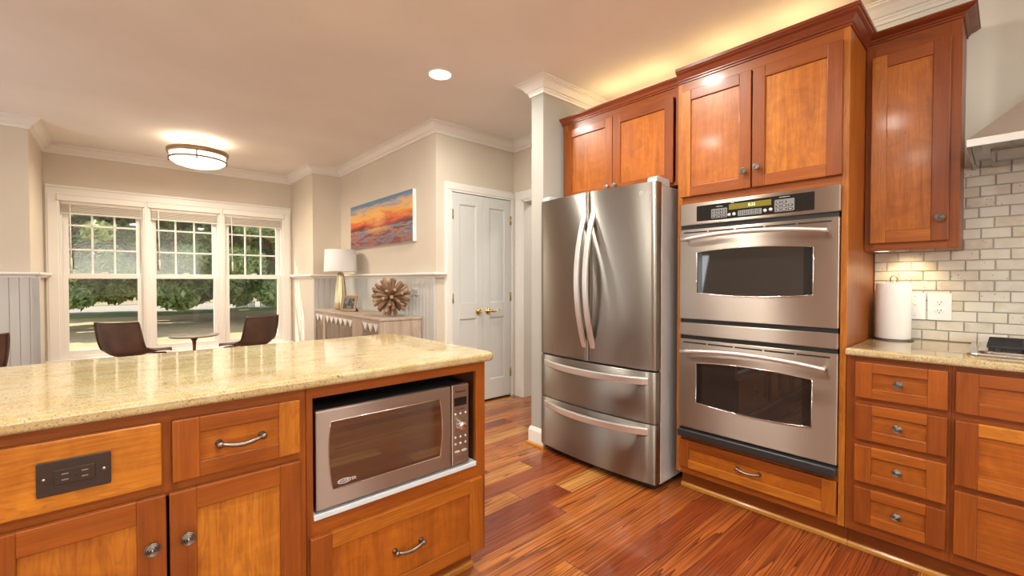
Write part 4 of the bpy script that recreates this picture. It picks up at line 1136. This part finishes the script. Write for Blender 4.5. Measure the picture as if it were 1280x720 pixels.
# ------------------------------------------------------------------ console, lamp, frame, twig ball, painting
CX0, CX1, CY0, CY1, CZ = 1.715, 2.125, 3.685, 5.45, .866
cs = empty('sideboard', ((CX0 + CX1) / 2, (CY0 + CY1) / 2, 0), 0, 'washed oak sideboard with white triangle inlays standing under the painting', 'sideboard')
ox, oy = cs.location.x, cs.location.y
def L(x, y, z): return (x - ox, y - oy, z)
b = MB(); b.box(L(CX0 - .008, CY0 - .008, CZ - .022), L(CX1, CY1 + .004, CZ), .003, grain='y', tint=.6); b.build('top_board', M_oak, cs)
b = MB()
b.box(L(CX0 + .03, CY0, .10), L(CX1, CY0 + .025, CZ - .022), .002, grain='z', tint=.5); b.box(L(CX0 + .03, CY1 - .025, .10), L(CX1, CY1, CZ - .022), .002, grain='z')
b.box(L(CX1 - .015, CY0 + .025, .10), L(CX1, CY1 - .025, CZ - .022), 0, grain='y'); b.box(L(CX0 + .03, CY0 + .025, .10), L(CX1 - .015, CY1 - .025, .125), 0, grain='y')
SECT = [(3.735, 4.085, 3), (4.325, 5.11, 6), (5.18, 5.43, 2)]
edges = [CY0] + [v for s_ in SECT for v in s_[:2]] + [CY1]
for i in range(0, len(edges), 2): b.box(L(CX0, edges[i], .10), L(CX0 + .03, edges[i + 1], CZ - .022), .002, grain='z', tint=.5)
for (a, c, n) in SECT:
    b.box(L(CX0, a, CZ - .050), L(CX0 + .03, c, CZ - .022), .001, grain='y', tint=.6); b.box(L(CX0, a, .10), L(CX0 + .03, c, .14), .001, grain='y')
b.build('carcass', M_oak, cs)
for (a, c, n) in SECT:
    d = MB(); w = (c - a) / n
    d.box(L(CX0 + .022, a, .14), L(CX0 + .030, c, CZ - .05), 0, grain='z', tint=.2)
    zt = CZ - .052
    for i in range(n):
        y0_, y1_ = a + i * w + .003, a + (i + 1) * w - .003; ym = (y0_ + y1_) / 2
        # wedge shaped fluted slat: ridge in the middle, splayed towards the bottom
        vv_ = [L(CX0 + .020, y0_, .14), L(CX0 + .004, ym, .14), L(CX0 + .020, y1_, .14), L(CX0 + .020, y0_, zt), L(CX0 + .018, ym, zt - .085), L(CX0 + .020, y1_, zt)]
        d.raw(vv_, [(0, 1, 4, 3), (1, 2, 5, 4)], grain='z', tint=rng.uniform(.2, .9))
        # white triangle, point down
        d.raw([L(CX0 + .002, y0_ - .002, zt), L(CX0 + .002, y1_ + .002, zt), L(CX0 + .006, ym, zt - .078), L(CX0 + .020, y0_ - .002, zt), L(CX0 + .020, y1_ + .002, zt), L(CX0 + .021, ym, zt - .078)], [(0, 1, 2), (0, 3, 4, 1), (1, 4, 5, 2), (2, 5, 3, 0)], mat=1)
    d.build('door', [M_oak_d, M_triangle], cs)
for y in (CY0 + .04, CY1 - .04):
    for x in (CX0 + .05, CX1 - .03):
        d = MB(); d.prism([(-.02, -.02), (.02, -.02), (.02, .02), (-.02, .02)], 'z', 0, .10, bev=.003, M=Matrix.Translation(L(x, y, 0)), grain='z'); d.build('leg', M_oak, cs)

def on_z(px, py, z):   # a picture ray met with a height: used to read positions off the survey
    f = 549.77; p_, y_ = R(1.0), R(48.365)
    F = Vector((math.cos(y_) * math.cos(p_), math.sin(y_) * math.cos(p_), -math.sin(p_))); Rt = Vector((math.sin(y_), -math.cos(y_), 0)); D = F.cross(Rt)
    d = F + Rt * ((px - 640) / f) + D * ((py - 360) / f); k_ = (z - CH) / d.z
    return d * k_ + Vector((0, 0, CH))

LX, LY = 1.925, 5.19
lp = empty('table_lamp', (LX, LY, CZ), R(20), 'table lamp with white drum shade and fluted champagne base on the sideboard', 'lamp')
b = MB(); n = 12; prof = [(.050, .0), (.064, .012), (.068, .03), (.066, .10), (.058, .22), (.047, .32), (.036, .40), (.030, .43), (.020, .44)]
v = []; f = []
SEG = 72
for z_i, (r_, z) in enumerate(prof):
    for i in range(SEG):
        a = 2 * PI * i / SEG; q = r_ * (1 + .12 * abs(math.cos(a * 4.5)) - .06)
        v.append((q * math.cos(a), q * math.sin(a), z))
for z_i in range(len(prof) - 1):
    for i in range(SEG): f.append((z_i * SEG + i, z_i * SEG + (i + 1) % SEG, (z_i + 1) * SEG + (i + 1) % SEG, (z_i + 1) * SEG + i))
f.append(tuple(range(SEG))[::-1]); f.append(tuple((len(prof) - 1) * SEG + i for i in range(SEG)))
b.raw(v, f, smooth=True); b.build('lamp_base', M_gold, lp)
b = MB(); b.lathe([(0, .43), (.012, .43), (.012, .47), (.006, .475), (.006, .715), (0, .715)], (0, 0, 0), 'z', 16)
for i in range(3):
    a = 2 * PI * i / 3; b.tube([(0, 0, .70), (.175 * math.cos(a), .175 * math.sin(a), .70)], .002, 6)
b.lathe([(0, .705), (.010, .708), (.013, .718), (.008, .728), (0, .732)], (0, 0, 0), 'z', 14)
b.build('stem', M_gold, lp)
b = MB(); b.lathe([(.182, .445), (.170, .700), (.168, .700), (.180, .445), (.182, .445)], (0, 0, 0), 'z', 48); b.build('lamp_shade', M_shade, lp)

pf = empty('picture_frame', (1.850, 4.80, CZ), R(-66), 'small wooden picture frame standing beside the lamp on the sideboard', 'picture frame')
T = Matrix.Translation((0, 0, .004)) @ Matrix.Rotation(R(-14), 4, 'X')
b = MB(); fw, fh, fb = .215, .178, .032
for a, c in (((-fw / 2, 0, 0), (-fw / 2 + fb, .014, fh)), ((fw / 2 - fb, 0, 0), (fw / 2, .014, fh)), ((-fw / 2 + fb, 0, 0), (fw / 2 - fb, .014, fb)), ((-fw / 2 + fb, 0, fh - fb), (fw / 2 - fb, .014, fh))): b.box(a, c, .002, M=T)
b.build('frame', M_frame, pf)
b = MB(); b.box((-fw / 2 + fb - .002, .005, fb - .002), (fw / 2 - fb + .002, .008, fh - fb + .002), 0, M=T); tag(b.build('photo', M_photo, pf), 'dark landscape photograph')
b = MB(); b.box((-fw / 2 + .004, .0145, .004), (fw / 2 - .004, .018, fh - .004), .001, M=T)
b.raw([(.02, .05, .0), (.07, .05, 0), (.07, .10, 0), (.02, .105, 0), (.025, .03, .10), (.065, .03, .10)], [(0, 1, 2, 3), (0, 1, 5, 4), (2, 3, 4, 5), (1, 2, 5), (0, 3, 4)])
tag(b.build('easel_back', M_black_vent, pf), 'black easel back')

SX, SY, SZ = 1.925, 3.915, CZ + .188
sp = empty('twig_ball', (SX, SY, SZ), 0, 'ball sculpture of radiating driftwood sticks on the sideboard', 'sculpture')
NS = 62; gold = PI * (3 - 5 ** .5)
for i in range(NS):
    z = 1 - 2 * (i + .5) / NS; r_ = math.sqrt(1 - z * z); th = gold * i
    d = Vector((r_ * math.cos(th), r_ * math.sin(th), z)) + Vector((rng.uniform(-.08, .08), rng.uniform(-.08, .08), rng.uniform(-.08, .08))); d.normalize()
    ln = rng.uniform(.168, .195); rr = rng.uniform(.0145, .0195)
    if SZ + d.z * ln - rr * .3 < CZ + .001: ln = (SZ - CZ - .005) / max(.2, -d.z)
    sd_ = d.orthogonal().normalized()
    b = MB(); pts = [d * (ln * q) + sd_ * (rng.uniform(-.003, .003)) for q in (.12, .4, .7, 1.0)]
    b.tube(pts, [rr * .55, rr * .85, rr * .95, rr], 8, caps=False, mat=0, tint=rng.random())
    b.tube([pts[-1] - d * .002, pts[-1] + d * .0006], [rr * .97, rr * .85], 8, mat=1, tint=rng.random())
    b.build('stick', [M_stick, M_stick_end], sp)

pa = empty('painting', (2.13, 4.578, 1.843), 0, 'unframed sunset seascape canvas on the tan wall above the sideboard', 'painting')
b = MB(); b.box((-.020, -.765, -.2525), (.019, .765, .2525), .002); b.build('canvas_wrap', M_canvas, pa)
b = MB(); b.raw([(-.0207, -.764, -.2518), (-.0207, .764, -.2518), (-.0207, .764, .2518), (-.0207, -.764, .2518)], [(0, 3, 2, 1)]); b.build('painted_face', M_paint, pa)

# ------------------------------------------------------------------ chairs and side table
def make_chair():
    e = empty('lounge_chair', (0, 0, 0), 0)
    prof = [(.250, .515, 0.162, .0), (.235, .528, 0.174, .004), (.10, .520, 0.184, .022), (-.05, .512, 0.188, .045), (-.15, .512, 0.183, .070), (-.205, .525, 0.176, .080), (-.240, .560, 0.174, .072), (-.262, .63, 0.174, .058), (-.282, .72, 0.173, .046), (-.297, .805, 0.169, .040), (-.302, .835, 0.164, .036)]
    NTT = 14; v = []; f = []
    # interpolate the profile smoothly
    S = []
    for i in range(len(prof) - 1):
        for q in range(4):
            h = q / 4; S.append([prof[i][k_] * (1 - h) + prof[i + 1][k_] * h for k_ in range(4)])
    S.append(list(prof[-1]))
    for _ in range(2):
        S = [S[0]] + [[(S[i - 1][k_] + 2 * S[i][k_] + S[i + 1][k_]) / 4 for k_ in range(4)] for i in range(1, len(S) - 1)] + [S[-1]]
    ns = len(S)
    for i, (y, z, w, cup) in enumerate(S):
        a = S[max(0, i - 1)]; c_ = S[min(ns - 1, i + 1)]
        ty, tz = c_[0] - a[0], c_[1] - a[1]; l_ = math.hypot(ty, tz); ny, nz = tz / l_, -ty / l_     # normal towards the sitter
        if nz < 0 and i < ns * .4: ny, nz = -ny, -nz
        for j in range(NTT + 1):
            t_ = 2 * j / NTT - 1
            off = cup * abs(t_) ** 2.3
            v.append((t_ * w, y + abs(ny) * off, z + abs(nz) * off))
    m = NTT + 1
    for i in range(ns - 1):
        for j in range(NTT): f.append((i * m + j, i * m + j + 1, (i + 1) * m + j + 1, (i + 1) * m + j))
    bm_ = bmesh.new(); vs_ = [bm_.verts.new(p) for p in v]
    for q in f: bm_.faces.new([vs_[k_] for k_ in q])
    bmesh.ops.recalc_face_normals(bm_, faces=list(bm_.faces))
    bmesh.ops.solidify(bm_, geom=list(bm_.faces), thickness=.016)
    b = MB(); b.bm(bm_, smooth=True); b.build('seat_shell', M_leather, e)
    # piped rim
    rim = [v[i * m] for i in range(ns)] + [v[(ns - 1) * m + j] for j in range(1, m)] + [v[i * m + NTT] for i in range(ns - 2, -1, -1)]
    b = MB(); b.tube(rim, .007, 8); b.build('piping', M_leather, e)
    for s_ in (-1, 1):
        b = MB(); b.tube([(s_ * .15, .18, .505), (s_ * .21, .25, .01), (s_ * .21, .25, .008), (s_ * .21, -.22, .008), (s_ * .21, -.22, .01), (s_ * .15, -.12, .50)], .008, 8); b.build('sled_leg', M_iron, e)
    b = MB(); b.tube([(-.15, .18, .503), (.15, .18, .503)], .007, 8); b.tube([(-.15, -.11, .497), (.15, -.11, .497)], .007, 8); b.build('seat_rail', M_iron, e)
    return e
CG = 'brown leather lounge chairs'
ch = make_chair(); ch.location = (.10, 5.41, 0); ch.rotation_euler[2] = R(-30)
tag(ch, 'brown leather bucket chair in front of the left bay window', 'chair', CG)
c2 = copy_tree(ch); c2.location = (1.005, 5.34, 0); c2.rotation_euler[2] = R(18)
c2['label'] = 'brown leather bucket chair in front of the right bay window'
c3 = copy_tree(ch); c3.location = (-.855, 4.80, 0); c3.rotation_euler[2] = R(25)
c3['label'] = 'brown leather chair at the far left, mostly cut off by the frame'

tb = empty('side_table', (.585, 5.83, 0), 0, 'small round pedestal side table between the two leather chairs', 'table')
b = MB(); b.lathe([(0, .598), (.10, .598), (.215, .604), (.228, .612), (.230, .620), (.222, .624), (0, .624)], (0, 0, 0), 'z', 48); b.build('table_top', M_table_top, tb)
b = MB(); b.lathe([(0, .60), (.055, .60), (.035, .585), (.020, .555), (.015, .50), (.014, .30), (.016, .12), (.03, .05), (.09, .022), (.15, .012), (.155, 0), (0, 0)], (0, 0, 0), 'z', 32); b.build('pedestal', M_bronze, tb)

# ------------------------------------------------------------------ outdoors
GZ = -.35
def gslab(name, pts, z, mat):
    b = MB(); b.prism(pts, 'z', z - .2, z); return struct(b.build(name, mat))
gslab('ground_lawn', [(-40, 6.82), (60, 6.82), (60, 27.0), (-40, 24.0)], GZ, M_lawn)
gslab('ground_verge', [(-40, 24.0), (60, 27.0), (60, 29.5), (-40, 27.0)], GZ + .01, M_green)
gslab('ground_road', [(-40, 27.0), (60, 29.5), (60, 38), (-40, 36)], GZ, M_road)
gslab('ground_field', [(-90, 36), (110, 38), (110, 160), (-90, 160)], GZ + .02, M_field)
nr = np.random.default_rng(5)
def leaf_cloud(name, parent, blobs, n, size, tlo, thi):
    """blobs: (x,y,z,rx,rz) ellipsoids; leaves on their surfaces"""
    V = []; T = []
    w = np.array([q[3] * q[3] for q in blobs]); cnt = (n * w / w.sum()).astype(int)
    for (bx, by, bz, rx, rz_), k_ in zip(blobs, cnt):
        d = nr.normal(size=(k_, 3)); d /= np.linalg.norm(d, axis=1)[:, None]
        rad = nr.uniform(.55, 1.05, (k_, 1)) ** .7
        p = d * rad * np.array([rx, rx, rz_]) + np.array([bx, by, bz])
        a = nr.normal(size=(k_, 3)) + d * .6; a /= np.linalg.norm(a, axis=1)[:, None]
        t_ = np.cross(a, nr.normal(size=(k_, 3))); t_ /= np.linalg.norm(t_, axis=1)[:, None]
        s_ = np.cross(a, t_); L_ = size * nr.uniform(.6, 1.35, (k_, 1))
        quad = np.stack([p - t_ * L_, p + s_ * L_ * .42 + a * L_ * .12, p + t_ * L_, p - s_ * L_ * .42 + a * L_ * .12], 1)
        V.append(quad.reshape(-1, 3)); bt = nr.uniform(tlo, thi); T.append(np.repeat(np.clip(bt + nr.normal(0, .14, k_), 0, 1), 4))
    V = np.concatenate(V); T = np.concatenate(T); nf = len(V) // 4
    me = bpy.data.meshes.new(name)
    me.vertices.add(len(V)); me.vertices.foreach_set('co', V.ravel())
    me.loops.add(len(V)); me.loops.foreach_set('vertex_index', np.arange(len(V), dtype=np.int32))
    me.polygons.add(nf); me.polygons.foreach_set('loop_start', np.arange(0, len(V), 4, dtype=np.int32))
    me.materials.append(M_leaf)
    at_ = me.attributes.new('tint', 'FLOAT', 'POINT'); at_.data.foreach_set('value', T.astype(np.float32))
    me.update(calc_edges=True)
    o = bpy.data.objects.new(name, me); COL.objects.link(o); o.parent = parent
    return o
def tree(x, y, h, r_, low, n, label, tlo=.2, thi=.7, size=.10):
    e = empty('tree', (x, y, GZ), 0, label, 'tree', 'trees across the lawn')
    blobs = []
    for _ in range(72):
        th = rng.uniform(0, 2 * PI); zz = rng.random(); q = math.sqrt(rng.random())
        env = r_ * (math.sin(PI * min(1, .22 + zz * .78)) ** .6)
        s_ = rng.uniform(.28, .55) * r_ * .55
        blobs.append((env * q * math.cos(th), env * q * math.sin(th), low + s_ * .6 + zz * (h - low - s_), s_, s_ * .75))
    leaf_cloud('crown', e, blobs, n, size, tlo, thi)
    b = MB(); b.tube([(0, 0, -.1), (.05, 0, h * .35), (-.05, .05, h * .8)], [.075, .065, .03], 10)
    for _ in range(7):
        th = rng.uniform(0, 2 * PI); z_ = rng.uniform(.2, .6) * h
        b.tube([(0, 0, z_), (r_ * .4 * math.cos(th), r_ * .4 * math.sin(th), z_ + h * .10), (r_ * .75 * math.cos(th), r_ * .75 * math.sin(th), z_ + h * .10)], [.08, .05, .02], 7)
    b.build('trunk', M_bark, e)
    return e
tree(-1.8, 19.6, 8.0, 2.35, .62, 44000, 'bushy evergreen tree seen at the left side of the left bay window', .40, .95, .115)
tree(.72, 21.6, 8.4, 2.3, .62, 44000, 'dense evergreen tree seen between the left and the middle bay windows', .35, .85, .115)
tree(2.95, 19.6, 8.2, 2.3, .58, 44000, 'broad evergreen tree seen between the middle and the right bay windows', .3, .8, .115)
tree(5.6, 21.3, 8.4, 2.5, .40, 42000, 'dark evergreen tree seen at the right side of the right bay window', .2, .7, .115)
tree(-2.6, 28.0, 11.0, 3.0, .6, 28000, 'tall tree behind the evergreens, seen high in the left bay window', .35, .9, .17)
tree(.95, 27.4, 11.0, 3.0, .6, 28000, 'pale green tall tree behind the evergreens, between the left and the middle bay windows', .45, 1.0, .17)
tree(4.1, 28.0, 11.0, 3.0, .6, 28000, 'tall tree behind the evergreens, between the middle and the right bay windows', .35, .9, .17)
tree(7.4, 27.4, 11.0, 3.0, .5, 28000, 'tall tree behind the evergreens, seen high in the right bay window', .35, .9, .17)
for i, (x, y, h, r_) in enumerate(((-11, 52, 16, 5.6), (5, 56, 17, 6), (20.5, 52, 16, 6), (35, 50, 16, 6))):
    tree(x, y, h, r_, .2, 16000, 'far tree beyond the road, ' + ['first from the left', 'second from the left', 'third from the left', 'last on the right'][i], .3, .8, .40)
for i, (px, n_) in enumerate(((307, 9), (330, 4))):
    c = on_z(px, 384.5, GZ); 
    e = empty('picket_fence', (c.x, c.y, GZ), R(-12), ['longer', 'shorter'][i] + ' piece of low white picket fence beyond the lawn in the right bay window', 'fence', 'white picket fence pieces')
    for q in range(n_):
        b = MB(); u = (q - (n_ - 1) / 2) * .105; b.prism([(u - .035, 0), (u + .035, 0), (u + .035, .34), (u, .39), (u - .035, .34)], 'y', -.012, .012); b.build('picket', M_trim, e)
    b = MB(); w = n_ * .0525
    b.box((-w, .012, .09), (w, .035, .13)); b.build('rail', M_trim, e)
    b = MB(); b.box((-w, .012, .25), (w, .035, .29)); b.build('rail', M_trim, e)
